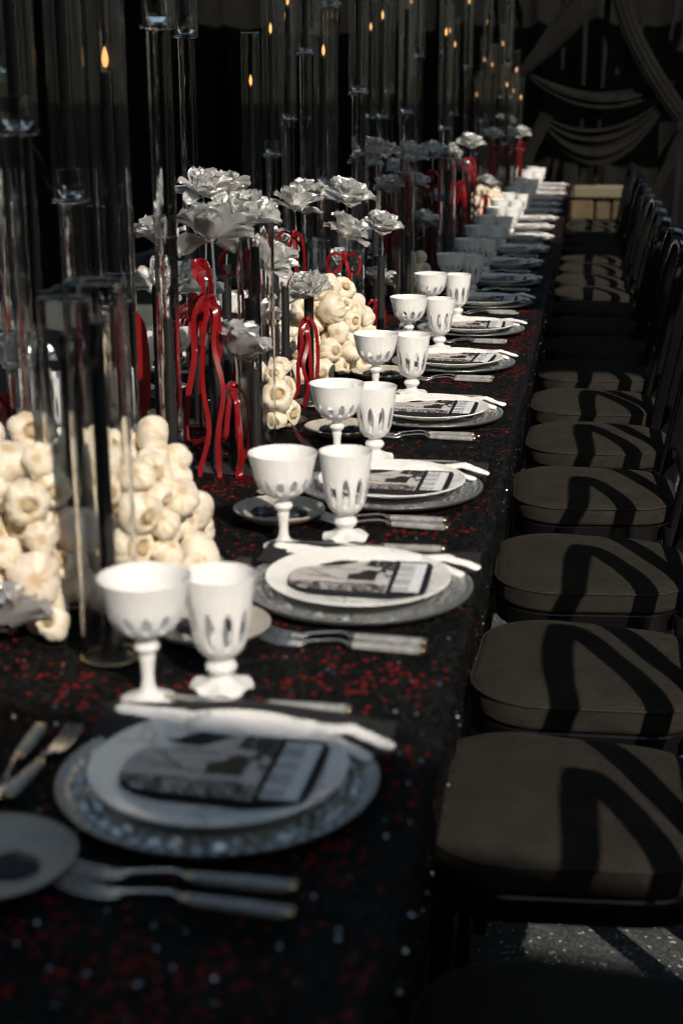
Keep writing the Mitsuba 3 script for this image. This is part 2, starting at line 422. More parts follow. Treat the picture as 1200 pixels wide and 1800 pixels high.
# low stone wall with cap; stones are parts
key = lab('stone_wall', 'low tan stone garden wall with flat cap beyond the end of the table', 'wall')
scene[key + '__core'] = mikit.ply(trimesh.creation.box([1.02, 0.26, 0.61], trimesh.transformations.translation_matrix([-0.12, 13.68, 0.305])), 'mortar_m')
for i, cx in enumerate((-0.395, 0.125)):
    c = rbox(0.512, 0.40, 0.100, 0.014); c.apply_translation([cx, 13.63, 0.672])
    scene[numbered(key + '__cap_slab', scene)] = mikit.ply(c, 'cap_m')
r2 = random.Random(5)
z = 0.01
for row, hh in enumerate((0.19, 0.21, 0.205)):
    x = -0.65
    while x < 0.37:
        w = r2.uniform(0.15, 0.27)
        w = 0.385 - x if x + w > 0.28 else w
        s = rbox(w - 0.014, 0.10, hh - 0.014, 0.022)
        s.vertices += 0.012 * (meshkit.noise(s.vertices * 9 + row * 7 + x, 3)[:, None] - 0.5)
        s.apply_translation([x + w / 2, 13.515 + r2.uniform(-0.015, 0.012), z + hh / 2])
        scene[numbered(key + '__stone', scene)] = mikit.ply(s, 'stone_m')
        x += w
    z += hh

# ---------------------------------------------------------------- table: cloth, sequins
def top_h(x, y):
    return 0.0016 * (meshkit.noise(np.stack([x * 90, y * 90, 0 * x], -1), 1) - 0.9)


def cloth_top(ya, yb, res):
    nx, ny = int((EDGE - FAR_X) / res) + 2, int((yb - ya) / res) + 2
    return grid(nx, ny, lambda u, v: np.stack([FAR_X + (EDGE - FAR_X) * u, ya + (yb - ya) * v, TOP + top_h(FAR_X + (EDGE - FAR_X) * u, ya + (yb - ya) * v)], -1))


def cloth_side(xs, sgn):
    ny = 900
    def fn(u, v):
        y = Y0 + (Y1 - Y0) * u
        q = meshkit.noise(np.stack([y * 7, v * 0.7, 0 * y], -1), 5) + 0.5 * meshkit.noise(np.stack([y * 17, v * 1.2, 0 * y + 3], -1), 6)
        roll = 0.014
        a = np.clip(v / 0.06, 0, 1) * np.pi / 2
        out = np.where(v < 0.06, roll * np.sin(a), roll + (0.014 * q - 0.012) * np.clip((v - 0.06) * 5, 0, 1) - 0.085 * v)
        zz = np.where(v < 0.06, TOP - 0.0008 - roll * (1 - np.cos(a)), TOP - roll - (TOP - roll - 0.012) * (v - 0.06) / 0.94)
        return np.stack([xs + sgn * out, y, zz], -1)
    return grid(ny, 44, fn)


key = lab('table', 'long banquet table under a black lace and sequin cloth flecked with red', 'table')
scene[key + '__frame'] = mikit.ply(trimesh.creation.box([1.16, 12.3, 0.03], trimesh.transformations.translation_matrix([(EDGE + FAR_X) / 2, (Y0 + Y1) / 2, 0.735])), 'black_metal_m')
for i, yy in enumerate(np.arange(0.9, 12.9, 1.95)):
    for xx in (FAR_X + 0.1, EDGE - 0.1):
        scene[numbered(key + '__leg', scene)] = mikit.ply(trimesh.creation.cylinder(0.02, 0.72, sections=12, transform=trimesh.transformations.translation_matrix([xx, yy, 0.36])), 'black_metal_m', smooth=40)
key = lab('tablecloth', 'black lace tablecloth over red with sequins, falling to the floor', 'tablecloth')
scene[key + '__top'] = mikit.ply(trimesh.util.concatenate([cloth_top(Y0, 4.9, 0.0075), cloth_top(4.9, Y1, 0.03)]), 'cloth_m', smooth=True)
scene[key + '__fall'] = mikit.ply(cloth_side(EDGE, 1), 'cloth_m', smooth=True)
scene[key + '__fall_001'] = mikit.ply(cloth_side(FAR_X, -1), 'cloth_m', smooth=True)


def sequins(n, seed):
    r = np.random.default_rng(seed)
    k = 6
    side = r.random(n) < 0.30
    y = Y0 + (6.5 - Y0) * r.random(n) ** 1.7
    dz = 0.02 + 0.27 * r.random(n)
    x = np.where(side, EDGE + 0.015 + 0.002 * r.random(n) - 0.085 * dz / 0.75, FAR_X + (EDGE - FAR_X) * r.random(n))
    zz = np.where(side, TOP - dz, TOP + 0.0006)
    cen = np.stack([x, y, zz], 1)
    nrm = np.where(side[:, None], [[1.0, 0, 0.1]], [[0, 0, 1.0]]) + r.normal(0, 0.55, (n, 3))
    nrm /= np.linalg.norm(nrm, axis=1, keepdims=True)
    a = np.cross(nrm, r.normal(size=(n, 3))); a /= np.linalg.norm(a, axis=1, keepdims=True)
    b = np.cross(nrm, a)
    rad = r.uniform(0.0010, 0.0022, n)[:, None, None]
    t = np.arange(k) / k * 2 * np.pi
    V = cen[:, None] + rad * (np.cos(t)[None, :, None] * a[:, None] + np.sin(t)[None, :, None] * b[:, None])
    i = np.arange(n)[:, None] * k
    F = np.concatenate([np.stack([i[:, 0], i[:, 0] + j, i[:, 0] + j + 1], 1) for j in range(1, k - 1)])
    return trimesh.Trimesh(V.reshape(-1, 3), F, process=False)


scene[key + '__sequins'] = mikit.ply(sequins(5200, 3), 'sequin_m')
lab(key + '__sequins', 'tiny black sequins sewn over the lace', kind='stuff')

# ---------------------------------------------------------------- chairs
def outline(n=96, hx=0.212, hf=0.226, hb=0.185, r=0.125):
    """Seat plan: rounded trapezoid, wider at the front (-x)."""
    poly = Polygon([(-hx, -hf), (hx, -hb), (hx, hb), (-hx, hf)]).buffer(-r, join_style=1).buffer(r, quad_segs=16)
    L = poly.exterior.length
    return np.array([poly.exterior.interpolate(L * i / n).coords[0] for i in range(n)])


OUT = outline()


def shell(rings, close_bottom=True):
    V, F, k = [], [], len(OUT)
    for s, z_ in rings:
        q = OUT - s * OUT / np.linalg.norm(OUT, axis=1, keepdims=True)
        V += [[a, b, z_] for a, b in q]
    for i in range(len(rings) - 1):
        for j in range(k):
            a, b = i * k + j, i * k + (j + 1) % k
            F += [[a, b, b + k], [a, b + k, a + k]]
    V += [[0, 0, rings[-1][1] + 0.001], [0, 0, rings[0][1]]]
    n = len(V)
    for j in range(k):
        F.append([(len(rings) - 1) * k + j, (len(rings) - 1) * k + (j + 1) % k, n - 2])
        F.append([(j + 1) % k, j, n - 1])
    return trimesh.Trimesh(np.array(V), np.array(F), process=False)


def cushion(seed):
    m = shell([(0.010, 0.418), (0.002, 0.421), (0.000, 0.428), (0.0005, 0.445), (0.0, 0.460), (0.003, 0.466), (0.010, 0.4705), (0.022, 0.4745), (0.045, 0.479), (0.08, 0.4825), (0.12, 0.484)])
    v = m.vertices
    w = (v[:, 2] > 0.424)
    v[:, 2] += w * 0.007 * (meshkit.fbm(v * 7 + seed * 9, 3) - 0.5)
    side = (v[:, 2] < 0.463) & w
    nrm = v[:, :2] / (np.linalg.norm(v[:, :2], axis=1, keepdims=True) + 1e-9)
    v[:, :2] += (side * 0.004 * (meshkit.noise(np.stack([v[:, 0] * 30, v[:, 1] * 30, v[:, 2] * 70 + seed], 1), 5) - 0.5))[:, None] * nrm
    m.vertices = v
    return m


def ring_tube(z_, r, off):
    q = OUT - off * OUT / np.linalg.norm(OUT, axis=1, keepdims=True)
    P = np.vstack([np.column_stack([q, np.full(len(q), z_)]), [[*q[0], z_]]])
    return sweep(P, circ(r, 6), cap=False)


def back_pt(y, h):
    """Point of the chair back at height h above the seat, leaning away from the table."""
    return [0.215 + 0.17 * h + 0.05 * max(0, h - 0.36), y, 0.47 + h]


def chair_parts(seed):
    P = []
    P.append(('cushion', mikit.ply(cushion(seed), 'seat_m', smooth=55)))
    P.append(('piping', mikit.ply(ring_tube(0.4635, 0.0032, 0.0005), 'seat_pipe_m', smooth=True)))
    P.append(('seat_frame', mikit.ply(shell([(0.03, 0.372), (0.006, 0.374), (0.004, 0.412), (0.008, 0.4165)]), 'lacquer_m', smooth=40)))
    loop = bez([back_pt(-0.178, -0.06), back_pt(-0.182, 0.05), back_pt(-0.192, 0.18), back_pt(-0.192, 0.30), back_pt(-0.178, 0.40), back_pt(-0.135, 0.462), back_pt(-0.05, 0.482), back_pt(0.05, 0.482),
                back_pt(0.135, 0.462), back_pt(0.178, 0.40), back_pt(0.192, 0.30), back_pt(0.192, 0.18), back_pt(0.182, 0.05), back_pt(0.178, -0.06)], 78)
    P.append(('back_frame', mikit.ply(sweep(loop, rrect(0.030, 0.046, 0.009), up=(1, 0, -0.17)), 'lacquer_m', smooth=45)))
    rail = np.array([back_pt(y, 0.055 + 0.02 * math.cos(y * 8)) for y in np.linspace(-0.172, 0.172, 13)])
    P.append(('back_rail', mikit.ply(sweep(rail, rrect(0.028, 0.034, 0.008), up=(0.2, 0, 1)), 'lacquer_m', smooth=45)))
    for sy in (-1, 1):
        P.append(('leg', mikit.ply(sweep(np.array([[-0.168, sy * 0.185, 0.372], [-0.170, sy * 0.187, 0.20], [-0.172, sy * 0.188, 0.0]]), rrect(0.038, 0.038, 0.01), up=(0, 1, 0), scale=[1, 0.8, 0.6]), 'lacquer_m', smooth=45)))
    for sy in (-1, 1):
        P.append(('leg', mikit.ply(sweep(bez([[0.188, sy * 0.176, 0.416], [0.20, sy * 0.176, 0.25], [0.245, sy * 0.176, 0.0]], 10), rrect(0.036, 0.04, 0.01), up=(0, 1, 0)), 'lacquer_m', smooth=45)))
    return P


CH = [chair_parts(s) for s in range(3)]
CY = [0.74, 1.30, 1.945, 2.482, 3.087, 3.75, 4.344, 4.90] + [5.50 + 0.6 * i for i in range(13)]

for i, y in enumerate(CY):
    lit = ('in shade' if i < 2 else 'looped shadows on its sunlit cushion' if i < 8 else 'deep in shade' if i < 11 else 'sunlit cushion far along the row' if i < 14 else 'at the far end of the row')
    place('banquet_chair', CH[i % 3], at(0.058 + {2: -0.034, 3: -0.014, 4: -0.012}.get(i, 0.0) + 0.006 * math.sin(i * 2.3), y, 0, 2.5 * math.sin(i * 1.7)),
          f'black lacquer chair, {ORD[i]} from the front, {lit}', 'chair', 'black chairs along the table')

# ---------------------------------------------------------------- place settings: prototypes
def flutes(R, zc, hz, w, depth, n, phase=0.0):
    """n upright ellipsoids set on the radius R(z)."""
    out = []
    for i in range(n):
        t = 2 * math.pi * (i + phase) / n
        e = m3.Manifold.sphere(1.0, 20).scale([depth, w, hz]).rotate([0, R[2], 0]).translate([R[0], 0, zc]).rotate([0, 0, math.degrees(t)])
        out.append(e)
    return out


def glass_parts(prof_out, prof_in, fl, scallop=None, n=64):
    def mod(t, r, z_):
        if scallop and z_ < scallop[0]:
            k = (scallop[0] - z_) / scallop[0]
            kk = max(0.0, (r - 0.014) / 0.0245)
            return r * (1 + scallop[1] * kk * math.cos(scallop[2] * t)), z_ + 0.0026 * kk * (1 - math.cos(scallop[2] * t))
        return r, z_
    prof = prof_out + prof_in
    body = closed(lathe(prof, n, mod))
    M = to_manifold(body)
    cut = m3.Manifold.batch_boolean(fl, m3.OpType.Add)
    full = M - cut
    inner = M.scale([0.984, 0.984, 1.0])
    panes = []
    for e in fl:
        c = np.array(e.bounding_box()).reshape(2, 3).mean(0)
        p = e.translate([-v for v in c]).scale([0.965] * 3).translate(list(c)) ^ inner
        panes.append(p)
    return from_manifold(full), [from_manifold(p) for p in panes if p.num_tri() > 0]


coupe_o = [(0, 0), (0.030, 0), (0.0335, 0.0012), (0.0335, 0.003), (0.026, 0.006), (0.013, 0.012), (0.0085, 0.020), (0.0072, 0.032), (0.0082, 0.048), (0.0100, 0.058), (0.0085, 0.0615), (0.0135, 0.066), (0.0155, 0.071), (0.0135, 0.076),
           (0.0085, 0.080), (0.0095, 0.083), (0.020, 0.0865), (0.032, 0.094), (0.041, 0.105), (0.0465, 0.118), (0.0495, 0.132), (0.0525, 0.146), (0.0555, 0.1575), (0.0562, 0.1595)]
coupe_i = [(0.0552, 0.1600), (0.0538, 0.1575), (0.0500, 0.146), (0.0468, 0.132), (0.0435, 0.118), (0.0380, 0.107), (0.029, 0.0975), (0.017, 0.0915), (0, 0.0895)]
goblet_o = [(0, 0), (0.034, 0), (0.0385, 0.0012), (0.0385, 0.0035), (0.030, 0.007), (0.018, 0.0115), (0.0125, 0.017), (0.0125, 0.0205), (0.0175, 0.0245), (0.0198, 0.030), (0.0175, 0.0355), (0.0118, 0.0395), (0.0125, 0.0425), (0.021, 0.0465),
            (0.0285, 0.055), (0.0335, 0.068), (0.0362, 0.084), (0.0385, 0.100), (0.0400, 0.116), (0.0420, 0.132), (0.0440, 0.1485), (0.0446, 0.1505)]
goblet_i = [(0.0436, 0.1510), (0.0424, 0.1485), (0.0398, 0.132), (0.0374, 0.116), (0.0356, 0.100), (0.0332, 0.084), (0.0303, 0.069), (0.025, 0.0585), (0.015, 0.0525), (0, 0.051)]
CB, CP = glass_parts(coupe_o, coupe_i, flutes((0.0425, 0, 24), 0.1085, 0.0155, 0.0068, 0.0085, 12), None)
GB, GP = glass_parts(goblet_o, goblet_i, flutes((0.0353, 0, 6), 0.0845, 0.0285, 0.0066, 0.0075, 10), (0.0125, 0.035, 6))


def glass_proto(body, panes, split):
    P = [('bowl', mikit.ply(body, 'milk_m', smooth=38))]
    if split:
        P += [('flute', mikit.ply(p, 'tube_m', smooth=40)) for p in panes]
    else:
        P.append(('flutes', mikit.ply(trimesh.util.concatenate(panes), 'tube_m', smooth=40)))
    return P


COUPE, COUPE_F = glass_proto(CB, CP, True), glass_proto(CB, CP, False)
GOB, GOB_F = glass_proto(GB, GP, True), glass_proto(GB, GP, False)


def charger_mesh(nr, na):
    """Pressed-glass charger: leaf scrolls, beads and rings in relief on the rim."""
    r = np.concatenate([np.linspace(0.0, 0.10, 6)[:-1], np.linspace(0.10, 0.170, nr)])
    def fn(u, v):
        i = u * (len(r) - 1)
        rr = np.interp(i, np.arange(len(r)), r)
        t = v * 2 * np.pi
        z_ = 0.004 + 0.012 * np.clip((rr - 0.105) / 0.065, 0, 1) ** 1.4
        rim = np.clip((rr - 0.112) / 0.006, 0, 1) * np.clip((0.160 - rr) / 0.004, 0, 1)
        q = (rr - 0.114) / 0.044
        leaf = np.cos(t * 14 + 2.4 * np.sin(q * 3.1)) * np.sin(np.pi * np.clip(q, 0, 1)) + 0.7 * np.cos(t * 42 + 9 * q) * np.sin(2 * np.pi * np.clip(q, 0, 1))
        scroll = leaf + 0.5 * np.cos(q * 19)
        bead = (np.abs(rr - 0.1635) < 0.0035) * np.maximum(0, np.cos(t * 60)) * 1.2
        inner = (np.abs(rr - 0.107) < 0.003) * np.maximum(0, np.cos(t * 64))
        z_ = z_ + 0.0036 * rim * scroll + 0.0030 * bead + 0.0028 * inner
        return np.stack([rr * np.cos(t), rr * np.sin(t), z_], -1)
    top = grid(len(r), na + 1, fn)
    under = lathe([(0, 0.0), (0.10, 0.0), (0.168, 0.011), (0.1705, 0.0155), (0.1700, 0.0165)], 72)
    return trimesh.util.concatenate([top, under])


CHARGER = mikit.ply(charger_mesh(40, 360), 'charger_m', smooth=True)
CHARGER_F = mikit.ply(charger_mesh(16, 144), 'charger_m', smooth=True)
PLATE = mikit.ply(closed(lathe([(0, 0.004), (0.066, 0.004), (0.070, 0), (0.076, 0), (0.080, 0.004), (0.105, 0.0085), (0.130, 0.0165), (0.1365, 0.0195), (0.1375, 0.0212), (0.1362, 0.0224), (0.131, 0.0206), (0.106, 0.0132), (0.088, 0.0088), (0.078, 0.0078), (0, 0.0078)], 96)), 'plate_m', smooth=50)
BREAD = mikit.ply(closed(lathe([(0, 0.003), (0.045, 0.003), (0.048, 0), (0.053, 0), (0.058, 0.003), (0.074, 0.0105), (0.080, 0.0165), (0.0815, 0.0190), (0.0800, 0.0203), (0.0765, 0.0170), (0.068, 0.0105), (0.056, 0.0072), (0, 0.0066)], 72, lambda t, r, z_: (r * (1 + 0.012 * math.cos(2 * t) + 0.006 * math.cos(5 * t)), z_))), 'stoneware_m', smooth=50)


def piano_outline():
    pts = [(-0.100, -0.030), (-0.094, -0.055), (-0.075, -0.070), (0.045, -0.076), (0.105, -0.076), (0.105, 0.076), (0.050, 0.076), (0.012, 0.074)]
    curve = bez([(0.012, 0.074), (-0.012, 0.060), (-0.035, 0.040), (-0.062, 0.034), (-0.088, 0.026), (-0.101, 0.002), (-0.100, -0.030)], 30)
    c1 = bez([(-0.100, -0.030), (-0.096, -0.052), (-0.078, -0.068), (-0.05, -0.0735)], 14)
    return Polygon(np.vstack([c1, [(0.045, -0.076), (0.103, -0.076), (0.105, -0.074), (0.105, 0.074), (0.103, 0.076)], curve[:-1]]))


PO = piano_outline()
stack = trimesh.creation.extrude_polygon(PO, 0.0075)
face = trimesh.creation.extrude_polygon(PO.buffer(-0.0008), 0.0003)
fv, ff = trimesh.creation.triangulate_polygon(PO.buffer(-0.0012), engine='earcut')
top = trimesh.Trimesh(np.column_stack([fv, np.full(len(fv), 0.0)]), ff, process=False)
if top.face_normals[:, 2].mean() < 0: top.invert()
keys = trimesh.util.concatenate([rbox(0.0038, 0.134, 0.0008, 0.0002)])
MENU = [('card_stack', mikit.ply(stack, 'card_edge_m', smooth=30)),
        ('printed_face', {**mikit.ply((np.array(top.vertices) + [0, 0, 0.0079], np.array(top.faces)), 'print_m', smooth=True, uv=np.array(top.vertices)[:, :2] * 100)})]
lid = sweep(np.array([[0.0505, -0.074, 0.0088], [0.0505, 0.074, 0.0088]]), rrect(0.0022, 0.0016, 0.0006), up=(0, 0, 1))
MENU.append(('crease', mikit.ply(lid, 'card_edge_m', smooth=40)))


def hulls(chains, flat=1.0, edge=0.004, it=8):
    M = m3.Manifold()
    for ch in chains:
        S = [m3.Manifold.sphere(r, 20).scale([1, 1, flat]).translate([float(x), float(y), float(z_)]) for x, y, z_, r in ch]
        for a, b in zip(S[:-1], S[1:]):
            M = M + m3.Manifold.batch_hull([a, b])
    m = from_manifold(M.refine_to_length(edge))
    m.merge_vertices()
    trimesh.smoothing.filter_taubin(m, iterations=it)
    return m


def glove(seed):
    r = random.Random(seed)
    j = lambda s: r.uniform(-s, s)
    ch = [[(-0.125, 0.010 + j(.006), 0.006, 0.013), (-0.06, 0.0, 0.005, 0.022), (0.0, -0.004, 0.005, 0.026), (0.070, -0.004, 0.007, 0.026)],
          [(-0.08, 0.012, 0.006, 0.016), (-0.150, 0.016 + j(.008), 0.009, 0.0105)],
          [(0.060, -0.018, 0.008, 0.013), (0.112, -0.030 + j(.006), 0.013, 0.0098), (0.148, -0.046 + j(.008), 0.007, 0.0086)],
          [(0.065, 0.0, 0.009, 0.013), (0.124, -0.006 + j(.006), 0.018, 0.0098), (0.168, -0.020 + j(.008), 0.010, 0.0088)]]
    m = hulls(ch, 0.50, 0.004)
    v = m.vertices
    m.vertices = v + [0, 0, 1] * (0.0060 * (meshkit.fbm(np.stack([v[:, 0] * 32, v[:, 1] * 70, v[:, 0] * 0 + seed], 1), 3) - 0.5))[:, None]
    return mikit.ply(m, 'glove_m', smooth=True)


GLOVE = [glove(s) for s in range(4)]


def black_napkin(seed):
    def fn(u, v):
        x = -0.17 + 0.34 * u
        y = -0.01 + (0.118 + 0.030 * np.sin(3.1 * u + seed) ** 2) * v
        z_ = 0.0155 + 0.004 * meshkit.fbm(np.stack([x * 30, y * 30, 0 * x + seed], -1), 3) - 0.012 * np.clip((v - 0.72) / 0.28, 0, 1) ** 1.5
        return np.stack([x, y, z_], -1)
    top = grid(30, 14, fn)
    v2 = np.array(top.vertices) - [0, 0, 0.0025]
    return mikit.ply(trimesh.util.concatenate([top, trimesh.Trimesh(v2, np.array(top.faces)[:, ::-1], process=False)]), 'black_cloth_m', smooth=True)


NAPKIN = [black_napkin(s) for s in range(3)]


def cutlery(kind):
    """Lying along +x from the tip (x=0) to the handle's end; rests on z=0."""
    P, L = [], {'fork': 0.225, 'knife': 0.24, 'dessert_fork': 0.18, 'spoon': 0.185}[kind]
    h0 = L - (0.105 if kind in ('fork', 'knife') else 0.085)
    P.append(('handle', mikit.ply(sweep(np.array([[h0 + 0.006, 0, 0.0078], [L - 0.05, 0, 0.0078], [L - 0.006, 0, 0.0078]]), rrect(0.0150, 0.0098, 0.0036), scale=[0.82, 1, 1.02]), 'handle_m', smooth=40)))
    P.append(('collar', mikit.ply(sweep(np.array([[h0, 0, 0.0078], [h0 + 0.0065, 0, 0.0078]]), circ(0.0064, 14, 1.05, 0.8)), 'gold_m', smooth=50)))
    P.append(('end_cap', mikit.ply(sweep(np.array([[L - 0.007, 0, 0.0078], [L - 0.002, 0, 0.0078], [L, 0, 0.0078]]), rrect(0.0148, 0.0100, 0.004), scale=[1.05, 1.08, 0.7]), 'gold_m', smooth=50)))
    if kind == 'knife':
        out = Polygon([(0, 0.006), (0.012, -0.004), (0.05, -0.0085), (h0 - 0.012, -0.0085), (h0, -0.004), (h0, 0.004), (0.03, 0.0085)]).buffer(0.001)
        b = trimesh.creation.extrude_polygon(out, 0.0018); b.apply_translation([0, 0, 0.0068])
        P.append(('blade', mikit.ply(b, 'steel_m', smooth=30)))
    else:
        head = 0.062 if kind != 'spoon' else 0.05
        neck = bez([[head - 0.004, 0, 0.0042], [head + 0.012, 0, 0.0085], [h0 - 0.012, 0, 0.0125], [h0 + 0.001, 0, 0.0078]], 16)
        parts = [sweep(neck, rrect(0.0052, 0.0034, 0.0014), scale=np.interp(np.linspace(0, 1, len(neck)), [0, 0.3, 0.8, 1], [1.9, 1.0, 0.95, 1.5]))]
        if kind == 'spoon':
            sp = trimesh.creation.icosphere(3); v = sp.vertices
            v = v * [0.028, 0.019, 0.008]; v[:, 2] = np.where(v[:, 2] > 0, v[:, 2] * 0.15 - 0.0035 * np.clip(1 - (v[:, 0] / 0.028) ** 2 - (v[:, 1] / 0.019) ** 2, 0, 1), v[:, 2])
            sp.vertices = v + [0.028, 0, 0.0085]; parts.append(sp)
        else:
            pal = bez([[head, 0, 0.0045], [head - 0.012, 0, 0.0028], [head - 0.024, 0, 0.0030]], 8)
            parts.append(sweep(pal, rrect(0.021, 0.0022, 0.001), scale=np.interp(np.linspace(0, 1, len(pal)), [0, 0.5, 1], [0.5, 0.95, 1.0])))
            for k in range(4):
                yy = (k - 1.5) * 0.0062
                t = bez([[head - 0.022, yy, 0.0030], [head - 0.042, yy * 1.03, 0.0048], [0.0, yy * 0.98, 0.0112]], 10)
                parts.append(sweep(t, rrect(0.0030, 0.0022, 0.0009), scale=np.linspace(1, 0.55, len(t))))
        P.append(('tines' if kind != 'spoon' else 'bowl', mikit.ply(trimesh.util.concatenate(parts), 'steel_m', smooth=45)))
    return P


FORK, KNIFE, DFORK, SPOON = (cutlery(k) for k in ('fork', 'knife', 'dessert_fork', 'spoon'))


def ornament(seed):
    """Dark moulded rose with leaves: a low embossed relief."""
    r = random.Random(seed)
    B = [m3.Manifold.sphere(1, 28).scale([0.026, 0.022, 0.008]).translate([0.024, -0.004, 0.004])]
    for i in range(8):
        t = i / 8 * 2 * math.pi
        B.append(m3.Manifold.sphere(1, 18).scale([0.011, 0.008, 0.0065]).rotate([0, 0, math.degrees(t)]).translate([-0.024 + 0.015 * math.cos(t), 0.004 + 0.014 * math.sin(t), 0.004]))
    B.append(m3.Manifold.sphere(1, 18).scale([0.012, 0.012, 0.010]).translate([-0.024, 0.004, 0.004]))
    m = from_manifold((m3.Manifold.batch_boolean(B, m3.OpType.Add)).trim_by_plane([0, 0, 1], 0.0).refine_to_length(0.003))
    v = np.array(m.vertices)
    q = meshkit.noise(v * 220 + seed, 2)
    ring = np.sin(np.hypot(v[:, 0] - 0.024, v[:, 1] + 0.004) * 900) * (v[:, 0] > 0.0)
    v[:, 2] += (v[:, 2] > 0.001) * (0.0022 * (q - 0.5) + 0.0008 * ring)
    m.vertices = v
    return mikit.ply(m, 'ornament_m', smooth=50)


ORN = [ornament(s) for s in range(2)]

# ---------------------------------------------------------------- settings along the chair side and the first few across the table
ROWS = [(-0.357, 1.33), (-0.309, 1.973), (-0.336, 2.545), (-0.338, 3.21), (-0.345, 3.885), (-0.346, 4.50)] + [(-0.345 + 0.008 * math.sin(i * 2.1), 5.125 + 0.628 * i) for i in range(13)]
ROWS = [(x, min(y, 12.72)) for x, y in ROWS]


def lightword(i):
    return 'in front shade' if i == 0 else 'in sun' if i < 6 else 'in blue shade' if i < 10 else 'in far sunlight' if i < 13 else 'in far shade' if i < 16 else 'at the bright far end'


def setting(i, x, y, side):
    r = random.Random(100 + i + 50 * (side < 0))
    near = i < 6 and side > 0
    W = f'{ORD[i]} place from the front' if side > 0 else f'{ORD[i]} place across the table'
    rz = 0.0 if side > 0 else 180.0
    sg = side
    lw = lightword(i) if side > 0 else 'between candles'
    B = lambda dx, dy, dz=0.0, a=0.0: at(x + sg * dx, y + sg * dy, TOP + dz, rz + a)
    G = '' if side > 0 else ' across the table'
    single('charger_plate', CHARGER if near else CHARGER_F, B(0, 0, 0.0, r.uniform(0, 90)), f'pressed glass charger, {W}, {lw}', 'charger', 'glass chargers' + G)
    single('dinner_plate', PLATE, B(0, 0, 0.0075), f'white marbled dinner plate, {W}, {lw}', 'plate', 'white dinner plates' + G)
    place('menu_card', MENU, B(0.004 + r.uniform(-.006, .006), 0.0 + r.uniform(-.006, .006), 0.0185, r.uniform(-5, 3) - 2), f'piano shaped printed card, {W}, {lw}', 'menu', 'piano shaped cards' + G)
    single('napkin', NAPKIN[i % 3], B(0, 0.075, 0.0015), f'black napkin spread behind the plate, {W}, {lw}', 'napkin', 'black napkins' + G)
    single('white_glove', GLOVE[i % 4], B(0.0, 0.116, 0.0100, r.uniform(-4, 4) - 3), f'white cloth glove behind the plate, {W}, {lw}', 'glove', 'white gloves' + G)
    if side > 0:
        for k, dy in enumerate((-0.192, -0.222)):
            place('fork', FORK, B(-0.10 + 0.006 * k + r.uniform(-.005, .005), dy, 0.0, r.uniform(-3, 2) - 2), f'steel fork with pearl handle, {"inner" if k == 0 else "outer"} one, {W}', 'fork', 'dinner forks')
        place('knife', KNIFE, B(-0.13, 0.205, 0.0, r.uniform(-3, 3)), f'table knife with pearl handle, {W}, {lw}', 'knife', 'table knives')
        place('dessert_fork', DFORK, B(-0.197, 0.105, 0.0, -90 + r.uniform(-4, 4)), f'small dessert fork above the plate, {W}', 'fork', 'dessert forks')
        place('dessert_spoon', SPOON, B(-0.225, -0.085, 0.0, 90 + r.uniform(-4, 4)), f'small dessert spoon above the plate, {W}', 'spoon', 'dessert spoons')
    place('coupe_glass', COUPE if near else COUPE_F, B(-0.148 + r.uniform(-.008, .008), 0.215 + r.uniform(-.02, .02), 0.0, r.uniform(0, 60)), f'white milk glass champagne coupe, {W}, {lw}', 'coupe glass', 'white coupes' + G)
    place('goblet', GOB if near else GOB_F, B(-0.066 + r.uniform(-.006, .006), 0.272 + r.uniform(-.02, .02), 0.0, r.uniform(0, 60)), f'white milk glass goblet, {W}, {lw}', 'goblet', 'white goblets' + G)
    if side > 0:
        bx, by = -0.170, -0.205
        single('bread_plate', BREAD, B(bx, by, 0.0, r.uniform(0, 180)), f'small beige stoneware plate, {W}, {lw}', 'bread plate', 'stoneware bread plates')
        single('ornament', ORN[i % 2], B(bx, by, 0.0072, 8 + r.uniform(-12, 12)), f'dark moulded rose ornament on the bread plate, {W}', 'ornament', 'dark ornaments on bread plates')


for i, (x, y) in enumerate(ROWS):
    setting(i, x, y, 1)
for i in range(8):
    setting(i, -1.165 + 0.01 * math.sin(i * 3.0), 2.45 + 0.63 * i, -1)

# ---------------------------------------------------------------- candlesticks, chimneys, candles
def cyl(r, h, n=28, bevel=0.001):
    return closed(lathe([(0, 0), (r - bevel, 0), (r, bevel), (r, h - bevel), (r - bevel, h), (0, h)], n))


def rim_tube(r, h, ir=0.0013):
    """Open glass sleeve: one sheet; its fused rims are rings."""
    return lathe([(r, 0), (r, h)], 40)


def wall_tube(r, h, w, n=40):
    return closed(lathe([(r - w, 0.0), (r, 0.0), (r, h), (r - w, h), (r - w, 0.0)], n))


def ring(r, z_, q=0.0011, n=40):
    t = np.arange(n + 1) / n * 2 * np.pi
    return sweep(np.column_stack([r * np.cos(t), r * np.sin(t), np.full(n + 1, z_)]), circ(q, 6), cap=False)


